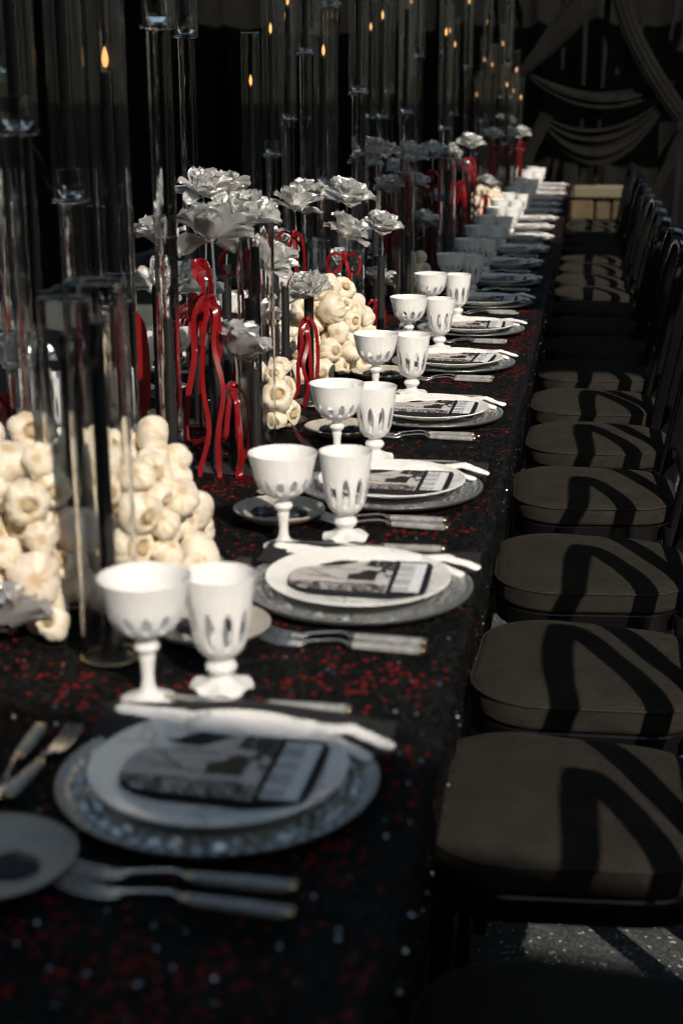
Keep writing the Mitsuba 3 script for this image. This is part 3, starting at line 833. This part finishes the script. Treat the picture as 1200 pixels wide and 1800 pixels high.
DISC = cyl(0.032, 0.0065, 36, 0.0012)
CUP = closed(lathe([(0, 0.0), (0.0135, 0.0), (0.0150, 0.001), (0.0215, 0.0125), (0.0222, 0.014), (0.0222, 0.044), (0.0212, 0.0452), (0.0135, 0.0452), (0.0128, 0.0445), (0.0128, 0.021), (0.0120, 0.020), (0, 0.020)], 32))
DISC_D, CUP_D = mikit.ply(DISC, 'glass_m', smooth=40), mikit.ply(CUP, 'glass_m', smooth=40)
FOOT = closed(lathe([(0, 0), (0.023, 0), (0.0245, 0.0015), (0.0245, 0.060), (0.023, 0.0625), (0.0225, 0.064), (0.0245, 0.066), (0.0245, 0.110), (0.022, 0.1135), (0, 0.1135)], 32))
FOOT_D = mikit.ply(FOOT, 'glass_m', smooth=35)
CH_H = 0.54
CHIM_THIN = [('sleeve', mikit.ply(rim_tube(0.0300, CH_H), 'tube_m', smooth=True)), ('rim', mikit.ply(ring(0.0300, CH_H), 'glass_m', smooth=True)), ('rim', mikit.ply(ring(0.0300, 0.0012), 'glass_m', smooth=True))]
CHIM = [('sleeve', mikit.ply(wall_tube(0.0302, CH_H, 0.0022), 'glass_m', smooth=35)), ('rim', mikit.ply(ring(0.0291, CH_H + 0.0012, 0.0011), 'glass_m', smooth=True))]
FL = closed(lathe([(0, 0), (0.0030, 0.0015), (0.0050, 0.009), (0.0054, 0.014), (0.0042, 0.022), (0.0019, 0.029), (0, 0.034)], 14))


def emit(c): return {'type': 'area', 'radiance': rgb(*c)}


FLAME = {**mikit.ply(FL, 'wick_m', smooth=True), 'emitter': emit((0.44, 0.19, 0.052))}


def taper(h):
    return [('wax', mikit.ply(closed(lathe([(0, 0), (0.0102, 0), (0.0106, 0.001), (0.0086, h - 0.004), (0.0070, h - 0.001), (0, h)], 24)), 'candle_m', smooth=45)),
            ('wick', mikit.ply(trimesh.creation.cylinder(0.0013, 0.010, sections=8, transform=trimesh.transformations.translation_matrix([0, 0, h + 0.004])), 'wick_m'))]


TAPER = {h: taper(h) for h in (0.355, 0.30)}
OBST = []     # footprints of what stands on the table's middle: (x, y, radius)


def candlestick(x, y, zd, where, chimney=True, candle=0.355, flame=True):
    """zd: height of the drip plate's top above the ground."""
    OBST.append((x, y, 0.027))
    hr = zd - TOP - 0.1135 - 0.0065 - 0.0006
    rod = closed(lathe([(0, 0), (0.0203, 0), (0.0212, 0.001), (0.0212, hr * 0.5 - 0.0012), (0.0206, hr * 0.5), (0.0212, hr * 0.5 + 0.0012), (0.0212, hr - 0.001), (0.0203, hr), (0, hr)], 30))
    parts = [('foot', FOOT_D), ('rod', {**mikit.ply(rod, 'glass_m', smooth=40), 'to_world': at(0, 0, 0.1138)}), ('drip_plate', {**DISC_D, 'to_world': at(0, 0, 0.1141 + hr)}),
             ('cup', {**CUP_D, 'to_world': at(0, 0, 0.1141 + hr + 0.0068)})]
    place('candlestick', parts, at(x, y, TOP + 0.0003), f'clear glass candlestick {where}', 'candlestick', 'clear glass candlesticks')
    base = TOP + 0.1144 + hr + 0.0068
    c = TAPER[candle] + ([('flame', {**FLAME, 'to_world': at(0, 0, candle + 0.006)})] if flame else [])
    place('taper_candle', c, at(x, y, base + 0.0203), f'black taper candle {where}', 'candle', 'black tapers in candlesticks')
    if chimney:
        place('glass_chimney', CHIM if y < 4.0 else CHIM_THIN, at(x, y, base + 0.0004), f'glass sleeve {where}', 'glass sleeve', 'glass sleeves on candlesticks')


CS = [(-0.795, 1.967, 1.423, 'at the front left with its cup near the left edge'), (-0.818, 2.231, 1.312, 'front left with the lowest cup, above the garlic'), (-0.746, 2.509, 1.588, 'front row, tallest at the left, cup near the top'),
      (-1.075, 2.584, 1.298, 'at the left edge, cut by the frame'), (-0.794, 2.36, 1.134, 'behind the front left pair, low with a bright flame'),
      (-1.048, 5.083, 1.402, 'middle group, cup level with the dark gap'), (-1.13, 5.45, 1.375, 'middle group, just behind another cup'), (-1.035, 4.743, 1.294, 'middle group, low cup left of the bright rose'),
      (-0.814, 4.482, 1.217, 'middle group, lowest cup right of the bright rose'), (-1.07, 4.60, 1.131, 'middle group, leftmost sleeve with flame beside the dark gap'), (-1.16, 6.132, 1.738, 'middle group at the back, high cup'),
      (-0.864, 4.87, 1.762, 'middle group, cup cut by the top of the picture'), (-0.700, 4.45, 1.489, 'standing alone right of the middle group, cup with thick disc'), (-0.999, 6.70, 1.393, 'just right of the lone tall candlestick, in shade'),
      (-1.05, 8.30, 1.800, 'far group, high cup left'), (-0.981, 8.05, 1.589, 'far group, second cup from the left'), (-0.894, 7.70, 1.686, 'far group, third cup from the left'), (-0.95, 9.60, 1.768, 'far group, high cup in the middle'),
      (-0.804, 8.732, 1.392, 'far group, low cup in sunlight')]
CS += [(-0.80, 2.42, 1.78, 'front left, rod rising out of the top of the picture'), (-0.93, 2.25, 1.50, 'second rank at the front left, left of the flame'), (-0.98, 2.75, 1.66, 'second rank at the front left, high cup'), (-1.0, 3.6, 1.62, 'second rank behind the back roses'),
       (-0.96, 4.95, 1.62, 'middle group, between the paired cups'), (-0.93, 5.3, 1.80, 'middle group, back right, cup above the picture')]
rr = random.Random(3)
for k in range(20):
    CS.append((rr.uniform(-0.98, -0.56), 9.2 + 0.175 * k + rr.uniform(-.06, .06), rr.choice([1.15, 1.3, 1.45, 1.6, 1.72]) + rr.uniform(-.05, .05), f'in the far cluster, {ORD[k]} towards the end'))
for k in range(5):
    CS.append((rr.uniform(-0.95, -0.62), 5.6 + 0.36 * k, rr.choice([1.2, 1.4, 1.55]) + rr.uniform(-.05, .05), f'in the shaded middle stretch, {ORD[k]} back from the lone tall one'))
for k, c in enumerate(CS):
    candlestick(*c, flame=k < 19 or k % 3 != 0)

HUR_H = 0.47


def hurricane(x, y, h, where, tilt=0):
    OBST.append((x, y, 0.05))
    sl = wall_tube(0.0376, h - 0.0045, 0.0024, 48)
    sl.apply_translation([0, 0, 0.0045])
    parts = [('sleeve', mikit.ply(sl, 'glass_m', smooth=35)), ('rim', mikit.ply(ring(0.0364, h + 0.0013, 0.0012), 'glass_m', smooth=True)), ('base_ring', mikit.ply(ring(0.0385, 0.0055, 0.0022), 'gold_m', smooth=True))]
    place('hurricane_glass', parts, at(x, y, TOP + 0.0005), f'tall glass hurricane sleeve, {where}', 'hurricane glass', 'hurricane sleeves standing on the table')
    b = [('base', mikit.ply(closed(lathe([(0, 0), (0.034, 0), (0.0345, 0.002), (0.020, 0.006), (0.0145, 0.014), (0.0140, 0.030), (0.0118, 0.030), (0.0116, 0.012), (0, 0.012)], 32)), 'black_metal_m', smooth=40))]
    place('candle_holder', b, at(x, y, TOP + 0.0005), f'black candle holder inside the glass sleeve, {where}', 'candle holder', 'black candle holders')
    place('taper_candle', taper_h(h - 0.06), at(x, y, TOP + 0.0130), f'black taper candle inside the hurricane glass, {where}', 'candle', 'black tapers in hurricane glasses')


def taper_h(h):
    h = round(h, 2)
    if h not in TAPER: TAPER[h] = taper(h)
    return TAPER[h]


for a in [(-0.585, 1.66, 0.49, 'front left beside the garlic heap'), (-0.655, 2.83, 0.47, 'right of the red ribbons and the lower rose'), (-0.70, 1.86, 0.44, 'behind the front left garlic'), (-0.62, 4.95, 0.47, 'in the second group past the garlic'),
          (-0.92, 2.75, 0.5, 'deep among the front roses'), (-0.60, 6.3, 0.47, 'in the shaded stretch near the goblets')]:
    hurricane(*a)

# ---------------------------------------------------------------- painted roses, bud tubes, ribbons
def petal(length, width, a0, a1, cup, seed, n=(9, 9), ruffle=0.10, point=0.5):
    """Petal growing from the origin; a0 -> a1: lean from upright along its length (degrees), cup: sideways hollow."""
    r = np.random.default_rng(seed)
    ph = r.uniform(0, 6.28, 4)
    v = np.linspace(0, 1, n[1])
    ang = np.radians(a0 + (a1 - a0) * v ** 1.6)
    ds = length / (n[1] - 1)
    rad = np.concatenate([[0], np.cumsum(np.sin(ang[:-1]) * ds)])
    hgt = np.concatenate([[0], np.cumsum(np.cos(ang[:-1]) * ds)])
    prof = np.sin(np.pi * np.clip(v, 0, 1) ** 0.75 * 0.80 + 0.22) ** 0.75
    prof[-1] *= 0.66 - 0.30 * point
    prof[-2] *= 0.95 - 0.08 * point
    prof *= 1.0
    def fn(u, vv):
        s = 2 * u - 1
        i = vv * (n[1] - 1)
        R, H, w, an = (np.interp(i, np.arange(n[1]), q) for q in (rad, hgt, prof, ang))
        half = 0.5 * width * w
        y = half * s
        back = cup * (s ** 2) * half
        ruf = ruffle * width * vv ** 2 * (np.sin(5 * s + ph[0] + 2 * vv) * 0.5 + 0.5 * np.sin(9 * s + ph[1])) * 0.4 + ruffle * width * 0.25 * np.abs(s) ** 3 * vv * np.sin(7 * vv + ph[2])
        tip = 0.10 * length * vv ** 3 * (-(np.abs(s) ** 1.5)) * point
        x = R - back * np.cos(an) + ruf * np.cos(an) + tip * np.sin(an)
        z_ = H + back * np.sin(an) - ruf * np.sin(an) + tip * np.cos(an)
        return np.stack([x, y, z_], -1)
    return grid(n[0], n[1], fn)


def rose(seed, style=0):
    """List of petals, bloom about 0.12 m across, base at the origin."""
    r = random.Random(seed)
    P, ga = [], 2.39996
    plan = [(5, 0.044, 0.028, (-12, 0), (6, 16), 0.9), (6, 0.054, 0.044, (2, 9), (16, 34), 0.75), (7, 0.062, 0.056, (14, 24), (40, 72), 0.6), (7, 0.067, 0.062, (32, 48), (70, 98), 0.5), (6, 0.066, 0.060, (54, 72), (88, 122), 0.35)]
    if style == 1:
        plan = [(5, 0.058, 0.036, (-8, 2), (2, 12), 0.85), (5, 0.064, 0.048, (10, 20), (16, 44), 0.65), (7, 0.072, 0.056, (34, 52), (68, 104), 0.45), (4, 0.070, 0.056, (66, 80), (100, 140), 0.35)]
    k = 0
    for cnt, L, W, A0, A1, cup in plan:
        for j in range(cnt):
            m = petal(L * r.uniform(.9, 1.12), W * r.uniform(.85, 1.15), r.uniform(*A0), r.uniform(*A1), cup * r.uniform(.7, 1.2), seed * 50 + k, ruffle=0.20 + 0.16 * (L > 0.05), point=r.uniform(0.3, 1.3))
            m.apply_transform(trimesh.transformations.rotation_matrix(k * ga + r.uniform(-.3, .3), [0, 0, 1]) @ trimesh.transformations.translation_matrix([0.004 + 0.0012 * k / 3, 0, 0.012 - 0.0007 * k]))
            P.append(m); k += 1
    hip = closed(lathe([(0, -0.004), (0.004, -0.003), (0.009, 0.004), (0.010, 0.012), (0, 0.016)], 12))
    return P, hip


ROSE = []
for sd, st in ((1, 0), (2, 1), (3, 0), (4, 0), (5, 1)):
    ps, hip = rose(sd, st)
    ROSE.append(([('petal', mikit.ply(p, 'silver_m', smooth=True)) for p in ps] + [('hip', mikit.ply(hip, 'silver_m', smooth=True))],
                 [('bloom', mikit.ply(trimesh.util.concatenate(ps + [hip]), 'silver_m', smooth=True))]))


def ribbon_strip(pts, w, seed, nrm=(0, -1, 0), n=40):
    """Narrow satin strip along the points, gently twisting."""
    r = np.random.default_rng(seed)
    P = bez(pts, n)
    Tn = np.gradient(P, axis=0); Tn /= np.linalg.norm(Tn, axis=1, keepdims=True) + 1e-9
    S = np.cross(Tn, np.broadcast_to(np.asarray(nrm, float), P.shape)); S /= np.linalg.norm(S, axis=1, keepdims=True) + 1e-6
    N = np.cross(S, Tn)
    t = np.linspace(0, 1, len(P))
    tw = r.uniform(-.5, .5) + r.uniform(.2, .9) * np.sin(t * r.uniform(2, 5) + r.uniform(0, 6))
    D = S * np.cos(tw)[:, None] + N * np.sin(tw)[:, None]
    V = np.concatenate([P - D * w / 2, P, P + D * w / 2])
    k = len(P); i = np.arange(k - 1)
    F = []
    for o in (0, k):
        F += [np.stack([i + o, i + o + 1, i + o + k + 1], 1), np.stack([i + o, i + o + k + 1, i + o + k], 1)]
    return trimesh.Trimesh(V, np.concatenate(F), process=False)


def red_ribbon(x, y, z, label, seed, tail=0.4, w=0.0095, toward=-0.5, loops=2):
    """Bow tied at (x, y, z); its tails hang down towards the table."""
    r = random.Random(seed)
    parts = [('knot', mikit.ply(hulls([[(0, 0, -0.006, 0.0085), (0, 0, 0.006, 0.0085)]], 1.0, 0.005, 4), 'ribbon_m', smooth=True))]
    for k in range(loops):
        sx = (-1) ** k
        if r.random() < 0.3:
            a = r.uniform(0.028, 0.045)
            pts = [(0, -0.004, 0), (sx * a * 0.7, -0.014, 0.010), (sx * a * 1.15, -0.012, -0.014), (sx * a * 0.95, -0.006, -0.045), (sx * a * 0.35, -0.010, -0.03), (0, -0.006, -0.002)]
        else:
            d, L = r.uniform(0.012, 0.024), r.uniform(0.08, 0.19)
            pts = [(0, -0.004, 0), (sx * d * 0.6, -0.014, 0.007), (sx * d * 1.3, -0.016, -0.020), (sx * d * 1.5, -0.014, -L * 0.6), (sx * d * 1.2, -0.012, -L), (sx * d * 0.7, -0.020, -L * 0.92), (sx * d * 0.4, -0.016, -L * 0.4), (0, -0.006, -0.002)]
        parts.append(('loop', mikit.ply(ribbon_strip(pts, w, seed * 7 + k, n=56), 'ribbon_m', smooth=True)))
    for k in range(2 if tail > 0.05 else 0):
        L = min(tail * r.uniform(0.75, 1.15), z - TOP - 0.004)
        dx = r.uniform(-.03, .035)
        pts = [(0, -0.010, -0.004), (dx * 0.5, -0.022, -0.02)]
        for t in (0.25, 0.5, 0.75, 1.0):
            pts.append((dx * (0.6 + 0.5 * t) + r.uniform(-.009, .009), -0.022 - 0.03 * t + r.uniform(-.008, .008), -L * t))
        if L > z - TOP - 0.03:
            pts.append((pts[-1][0] + r.uniform(0.02, 0.06), pts[-1][1] - 0.03, -(z - TOP) + 0.004))
        parts.append(('tail', mikit.ply(ribbon_strip(pts, w, seed * 11 + k, n=60), 'ribbon_m', smooth=True)))
    place('red_ribbon', parts, at(x, y, z), label, 'ribbon', 'red satin ribbons')


STEM = {}


def black_rose_stand(x, y, z, D, where, style, yaw, lean, tube_h, lit=True, ribbon=None, bx=None, by=None, near=True):
    """Silver painted rose on a silver stem rising out of a black tube vase."""
    bx = x if bx is None else bx
    by = y if by is None else by
    OBST.append((bx, by, 0.034))
    tr = 0.0118
    tube = closed(lathe([(0, 0), (0.045, 0), (0.046, 0.0015), (0.045, 0.004), (0.014, 0.0062), (tr, 0.010), (tr, tube_h), (tr - 0.002, tube_h + 0.0008), (tr - 0.0035, tube_h - 0.002), (tr - 0.0035, tube_h - 0.02), (0, tube_h - 0.02)], 22))
    place('bud_tube', [('tube', mikit.ply(tube, 'black_metal_m', smooth=40))], at(bx, by, TOP + 0.0003), f'black tube vase under the rose {where}', 'vase', 'black tube vases')
    p0 = np.array([bx, by, TOP + tube_h - 0.018]); p1 = np.array([x, y, z - 0.035])
    mid = 0.5 * (p0 + p1) + [0.004, 0.0, 0]
    stem = sweep(bez([p0, mid, p1 + [0, 0, 0.004]], 14) - p1, circ(0.0024, 7), up=(0, 1, 0))
    s = D / 0.125
    M = at(x, y, z - 0.035) @ T().rotate([0, 0, 1], yaw).rotate([1, 0, 0], lean)
    key = numbered('silver_rose')
    lab(key, f'silver painted rose {where}', 'rose', 'silver painted roses')
    for pn, d in ROSE[style][0 if near else 1]:
        scene[numbered(f'{key}__{pn}', scene)] = {**d, 'to_world': M.scale(s)}
    scene[f'{key}__stem'] = {**mikit.ply(stem, 'stem_m', smooth=True), 'to_world': at(*p1)}
    if ribbon:
        red_ribbon(bx if ribbon[2] else x, (by if ribbon[2] else y) - 0.014, (TOP + tube_h - 0.004) if ribbon[2] else z - 0.05 - ribbon[1], f'red ribbon bow under the rose {where}', int(abs(x * 991) + abs(y * 977)), ribbon[0])


RS = [  # x, y, z, D, where, style, yaw, lean, tube, ribbon(tail, drop, on tube)
    (-0.90, 3.35, 1.285, .115, 'at the back left with upright open petals', 1, 20, 22, .30, None),
    (-0.86, 3.40, 1.285, .115, 'at the back, highest of the front roses', 0, 80, 5, .32, None),
    (-0.70, 2.95, 1.255, .130, 'in the middle of the front group, full and wide', 2, 10, 18, .30, (.34, .05, False)),
    (-0.70, 2.66, 1.245, .130, 'lower front of the tall pair, large with drooping petals', 1, 200, 30, .28, (.44, .10, False)),
    (-0.78, 3.85, 1.215, .120, 'alone before the middle candlesticks with pointed petals', 1, 120, 12, .30, (.42, .05, False)),
    (-0.74, 3.35, 1.120, .120, 'below the wide one, right of centre', 3, 60, 20, .24, None),
    (-0.95, 3.15, 1.195, .120, 'behind the tall front candlestick', 0, 140, 10, .26, None),
    (-1.02, 3.35, 1.060, .110, 'low on the left behind the glass rods', 3, 220, 15, .18, None),
    (-0.99, 3.55, 1.055, .110, 'low and dark left of the ribbon bow', 2, 300, 10, .18, (.3, .05, False)),
    (-0.66, 2.66, 1.030, .120, 'lowest of the front group beside the hurricane glass', 0, 170, 32, .17, (.22, .05, True)),
    (-0.70, 3.08, 1.020, .115, 'right behind the hurricane glass', 1, 250, 28, .16, None),
    (-0.80, 3.60, 0.900, .090, 'small and low above the little garlic pile', 1, 40, 40, .07, None),
    (-0.66, 3.98, 1.235, .125, 'large in the group right of the middle candlesticks', 0, 30, 18, .3, None),
    (-0.64, 3.85, 1.150, .110, 'second of the group right of the middle candlesticks', 3, 90, 25, .26, (.36, .04, False)),
    (-0.76, 4.50, 1.010, .090, 'small above the second garlic heap', 2, 10, 20, .16, (.22, .04, False)),
    (-0.64, 4.45, 0.955, .095, 'bright and open right of the lone candlestick', 1, 150, 25, .24, (.30, .05, False)),
    (-0.74, 5.30, 0.880, .090, 'low right of the second garlic heap', 3, 280, 15, .06, None),
    (-0.66, 4.55, 1.335, .120, 'in blue shade right beside the lone candlestick', 0, 45, 8, .33, None),
    (-0.62, 5.05, 1.305, .125, 'wide in blue shade in the middle distance', 2, 100, 10, .33, (.4, .05, False)),
    (-0.62, 5.85, 1.290, .115, 'in blue shade further right', 3, 190, 12, .3, (.4, .05, False)),
    (-0.68, 5.05, 1.200, .110, 'shaded lower layer, left', 2, 10, 15, .28, (.4, .05, False)),
    (-0.66, 5.60, 1.190, .105, 'shaded lower layer, middle', 0, 75, 14, .26, None),
    (-0.62, 5.55, 1.045, .105, 'shaded lowest layer near the goblets', 1, 135, 20, .2, None),
    (-0.90, 5.9, 1.25, .115, 'shaded back layer, left', 3, 15, 10, .3, None),
    (-0.85, 6.5, 1.20, .115, 'shaded back layer, right', 0, 15, 10, .3, (.35, .05, False)),
    (-0.64, 6.4, 1.08, .105, 'shaded low, before the far sunlit ones', 2, 60, 10, .2, (.3, .05, False)),
    (-0.62, 7.75, 1.280, .125, 'far sunlit, right of the ribbons', 0, 15, 20, .3, (.45, .06, False)),
    (-0.76, 8.10, 1.220, .125, 'far sunlit, left', 2, 65, 20, .28, (.3, .06, False)),
    (-0.68, 7.95, 1.140, .120, 'far sunlit, lower', 3, 115, 20, .26, (.4, .05, False)),
    (-0.56, 8.15, 1.050, .110, 'far sunlit, lowest', 1, 115, 20, .2, (.25, .05, True)),
    (-0.60, 9.3, 1.285, .125, 'far, in blue shade behind the sunlit ones', 2, 5, 10, .3, (.4, .05, False)),
    (-0.56, 10.3, 1.28, .125, 'farthest but one, in shade', 0, 5, 10, .3, (.4, .05, False)),
    (-0.52, 11.2, 1.26, .125, 'farthest on the right, catching sun', 3, 5, 18, .3, (.4, .05, False)),
    (-0.62, 10.9, 1.36, .125, 'far and high, catching sun', 2, 95, 18, .3, None),
    (-0.84, 2.80, 1.130, .115, 'second layer left of the wide one', 3, 40, 24, .26, None),
    (-0.84, 3.05, 1.090, .110, 'third layer under the wide one', 0, 160, 28, .20, None),
    (-0.76, 3.18, 0.985, .105, 'low among the black tapers', 2, 210, 26, .12, None),
    (-0.64, 3.32, 1.060, .105, 'leaning out right of the lower pair', 2, 330, 26, .26, (.34, .05, False)),
    (-0.82, 4.18, 1.225, .115, 'behind the second garlic heap, high', 2, 200, 16, .3, None),
    (-0.88, 4.05, 1.090, .110, 'behind the second garlic heap, low', 3, 20, 18, .24, None),
    (-0.60, 4.26, 1.135, .105, 'before the lone candlestick, small', 0, 20, 22, .26, None),
    (-0.97, 2.28, 1.060, .120, 'at the left edge of the picture, blurred', 1, 120, 25, .2, (.2, .04, False)),
]
for i, (x, y, z, D, where, st, yaw, lean, tb, rib) in enumerate(RS):
    black_rose_stand(x, y, z, D, where, st, yaw, lean, tb, ribbon=rib, near=i < 20 or i > 33)
red_ribbon(-0.86, 2.62, 1.06, 'wide dark red ribbon hanging behind the front glass rods', 5, 0.3, 0.030)
red_ribbon(-0.80, 2.95, 1.13, 'red ribbon bow with the longest tails, left of the lower rose', 77, 0.36, 0.013)
red_ribbon(-0.93, 1.98, 0.885, 'dark red ribbon end beside the garlic at the left edge', 9, 0.12, 0.022, loops=1)
lyr = ribbon_strip([(-0.66, 3.02, TOP + 0.006), (-0.62, 2.98, TOP + 0.03), (-0.58, 2.9, TOP + 0.012), (-0.55, 2.86, TOP + 0.004)], 0.012, 4, nrm=(0, 0, 1))
single('red_ribbon', mikit.ply(lyr, 'ribbon_m', smooth=True), None, 'loose red ribbon end curling on the lace by the small garlic pile', 'ribbon')

# rose lying by the front garlic
key = numbered('silver_rose')
lab(key, 'silver painted rose lying low at the left edge by the garlic', 'rose', 'silver painted roses')
for pn, d in ROSE[0][0]:
    scene[numbered(f'{key}__{pn}', scene)] = {**d, 'to_world': at(-0.735, 1.66, TOP + 0.040) @ T().rotate([0, 0, 1], 200).rotate([1, 0, 0], 40).scale(0.85)}

OBST.append((-0.735, 1.66, 0.030))

# black taper candles on flat discs among the roses
def disc_candle(x, y, h, where):
    OBST.append((x, y, 0.03))
    place('disc_holder', [('plate', mikit.ply(closed(lathe([(0, 0), (0.047, 0), (0.048, 0.0015), (0.047, 0.0042), (0.016, 0.006), (0.0145, 0.016), (0.0128, 0.016), (0.0125, 0.007), (0, 0.007)], 36)), 'black_metal_m', smooth=40))],
          at(x, y, TOP + 0.0003), f'flat black metal disc holding a taper candle {where}', 'candle holder', 'flat disc candle holders')
    place('taper_candle', taper_h(h), at(x, y, TOP + 0.0078), f'plain black taper candle {where}', 'candle', 'black tapers on disc holders')


for a in [(-0.655, 3.12, 0.30, 'just left of the second garlic heap'), (-0.70, 3.22, 0.20, 'short one left of the second garlic heap'), (-0.72, 2.42, 0.33, 'behind the front garlic, right'), (-0.80, 2.62, 0.36, 'behind the front garlic, left'), (-0.62, 2.66, 0.20, 'under the lower rose'),
          (-0.59, 4.85, 0.26, 'right of the second garlic heap'), (-0.64, 6.0, 0.3, 'in the shaded stretch'), (-0.9, 3.0, 0.34, 'deep in the front group'), (-0.84, 4.2, 0.3, 'behind the second garlic heap')]:
    disc_candle(*a)

# ---------------------------------------------------------------- garlic
def garlic(seed):
    r = random.Random(seed)
    na, nv = 60, 30
    lobes = r.choice([7, 8, 9])
    ph = [r.uniform(0, 6.28) for _ in range(3)]
    H = r.uniform(0.86, 1.0)
    def fn(u, v):
        t = u * 2 * np.pi
        th = np.pi * (1 - v)                       # v=0 root (bottom), 1 neck
        bulge = np.abs(np.cos(lobes * 0.5 * t + ph[0] + 0.9 * np.sin(t + ph[1]) + 0.5 * np.sin(2 * t + ph[2]))) ** 0.45
        rad = np.sin(th) ** 0.82
        lob = 1 - 0.15 * (1 - bulge) * np.sin(th) ** 0.8 + 0.07 * np.sin(2 * t + ph[2]) * np.cos(1.3 * th) + 0.06 * np.sin(3 * t + ph[1]) * np.sin(th)
        z_ = -np.cos(th) * H * (np.where(v > 0.5, 0.92, 0.74))
        neck = np.clip((v - 0.80) / 0.2, 0, 1)
        R = rad * lob * (1 - 0.35 * neck) + 0.13 * neck
        z_ = z_ + 0.42 * neck ** 1.5
        z_ = np.where(v < 0.12, z_ - 0.02 * (1 - v / 0.12) ** 1.2, z_)      # dimple round the root plate
        fine = 0.012 * (meshkit.noise(np.stack([np.cos(t) * 9, np.sin(t) * 9, z_ * 2 + seed], -1), seed) - 0.5)
        bend = 0.22 * neck ** 2
        return np.stack([(R + fine) * np.cos(t) + bend * math.cos(ph[1]), (R + fine) * np.sin(t) + bend * math.sin(ph[1]), z_], -1) * 0.034
    m = grid(na, nv, fn)
    root = trimesh.creation.icosphere(2)
    v = root.vertices * [0.0090, 0.0082, 0.0052]
    v += 0.0030 * (np.random.default_rng(seed).random(v.shape) - 0.5)
    root.vertices = v + [0, 0, -0.0232 * H - 0.0012]
    tip = closed(lathe([(0, 0.0), (0.0042, 0.0), (0.0046, 0.003), (0.0038, 0.0075), (0, 0.008)], 10))
    i = (nv - 1) + np.arange(na) * nv
    c = np.array(m.vertices)[i].mean(0)
    tip.apply_translation(c - [0, 0, 0.003])
    return [('bulb', mikit.ply(m, 'garlic_m', smooth=True, uv=m.metadata['uv'])), ('root_plate', mikit.ply(root, 'root_m', smooth=True)), ('neck', mikit.ply(tip, 'root_m', smooth=40))]


GAR = [garlic(s) for s in range(6)]
GN = {}


def clear_of(x, y, r):
    return all((x - a) ** 2 + (y - b) ** 2 > (r + c) ** 2 for a, b, c in OBST)


def garlic_heap(cx, cy, rx, ry, layers, seed, where, rot=0.0, smax=1.0):
    r = random.Random(seed)
    done = []
    for l in range(layers):
        f = math.sqrt(max(0.0, 1 - (l / layers) ** 1.5))
        for _ in range(900):
            a, q = r.uniform(0, 6.283), math.sqrt(r.random())
            s = r.choice([0.70, 0.86, 0.98, 1.04, 1.12]) * r.uniform(0.96, 1.04) * smax
            R = 0.0335 * s
            if l < layers - 1 and q * min(rx, ry) * f < min(rx, ry) * f - 0.115: continue
            dx, dy = q * rx * f * math.cos(a), q * ry * f * math.sin(a)
            x = cx + dx * math.cos(rot) - dy * math.sin(rot); y = cy + dx * math.sin(rot) + dy * math.cos(rot)
            z = TOP + 0.029 * smax + l * 0.043 * smax + r.uniform(0, 0.006)
            if l > 0:      # settle on the layer below
                sup = [(zz, math.hypot(x - xx, y - yy), R2) for xx, yy, zz, R2 in done if math.hypot(x - xx, y - yy) < 0.9 * (R + R2) and zz < z - 0.01]
                if not sup: continue
                z = max(zz + math.sqrt(max(0.0, (0.88 * (R + R2)) ** 2 - d * d)) for zz, d, R2 in sup)
                if z > TOP + 0.047 + l * 0.050: continue
            if any((x - xx) ** 2 + (y - yy) ** 2 + (z - zz) ** 2 < (0.86 * (R + R2)) ** 2 for xx, yy, zz, R2 in done): continue
            if not clear_of(x, y, R * 0.80): continue
            done.append((x, y, z, R))
    done.sort(key=lambda p: (p[1], p[0]))
    tiers = ['lowest', 'second', 'third', 'fourth', 'top', 'top']
    count = {}
    for i, (x, y, z, R) in enumerate(done):
        tilt = r.uniform(35, 125)
        az = math.degrees(math.atan2(y - cy, x - cx)) + r.uniform(-60, 60)
        if r.random() < 0.6: az = -65 + r.uniform(-45, 45)
        flip = -r.uniform(72, 128) if r.random() < 0.5 else r.uniform(20, 110)       # root end outwards more often than the neck
        GN[where] = GN.get(where, 0) + 1
        tier = tiers[min(5, max(0, int((z - TOP - 0.02) / 0.046)))]
        count[tier] = count.get(tier, 0) + 1
        q = count[tier]
        nth = ORD[q - 1] if q < 24 else f'{q}th'
        M = at(x, y, z) @ T().rotate([0, 0, 1], az).rotate([0, 1, 0], flip).rotate([0, 0, 1], r.uniform(0, 360)).scale(R / 0.0335)
        place('garlic_bulb', GAR[r.randrange(6)], M, f'garlic bulb in {where}, {tier} layer, {nth} from the front', 'garlic', f'garlic bulbs in {where}')


garlic_heap(-0.690, 2.02, 0.135, 0.21, 4, 1, 'the heap beside the front goblets', 0.25)
garlic_heap(-0.770, 1.84, 0.125, 0.20, 5, 2, 'the heap at the left edge', 0.1)
garlic_heap(-0.690, 3.80, 0.130, 0.25, 5, 3, 'the tall middle heap', 0.0)
garlic_heap(-0.685, 3.04, 0.06, 0.10, 3, 4, 'the small pile by the hurricane glass', 0.0)
garlic_heap(-0.66, 5.35, 0.08, 0.16, 3, 5, 'the shaded pile', 0.0)
garlic_heap(-0.60, 8.85, 0.10, 0.18, 4, 6, 'the far sunlit heap', 0.0)
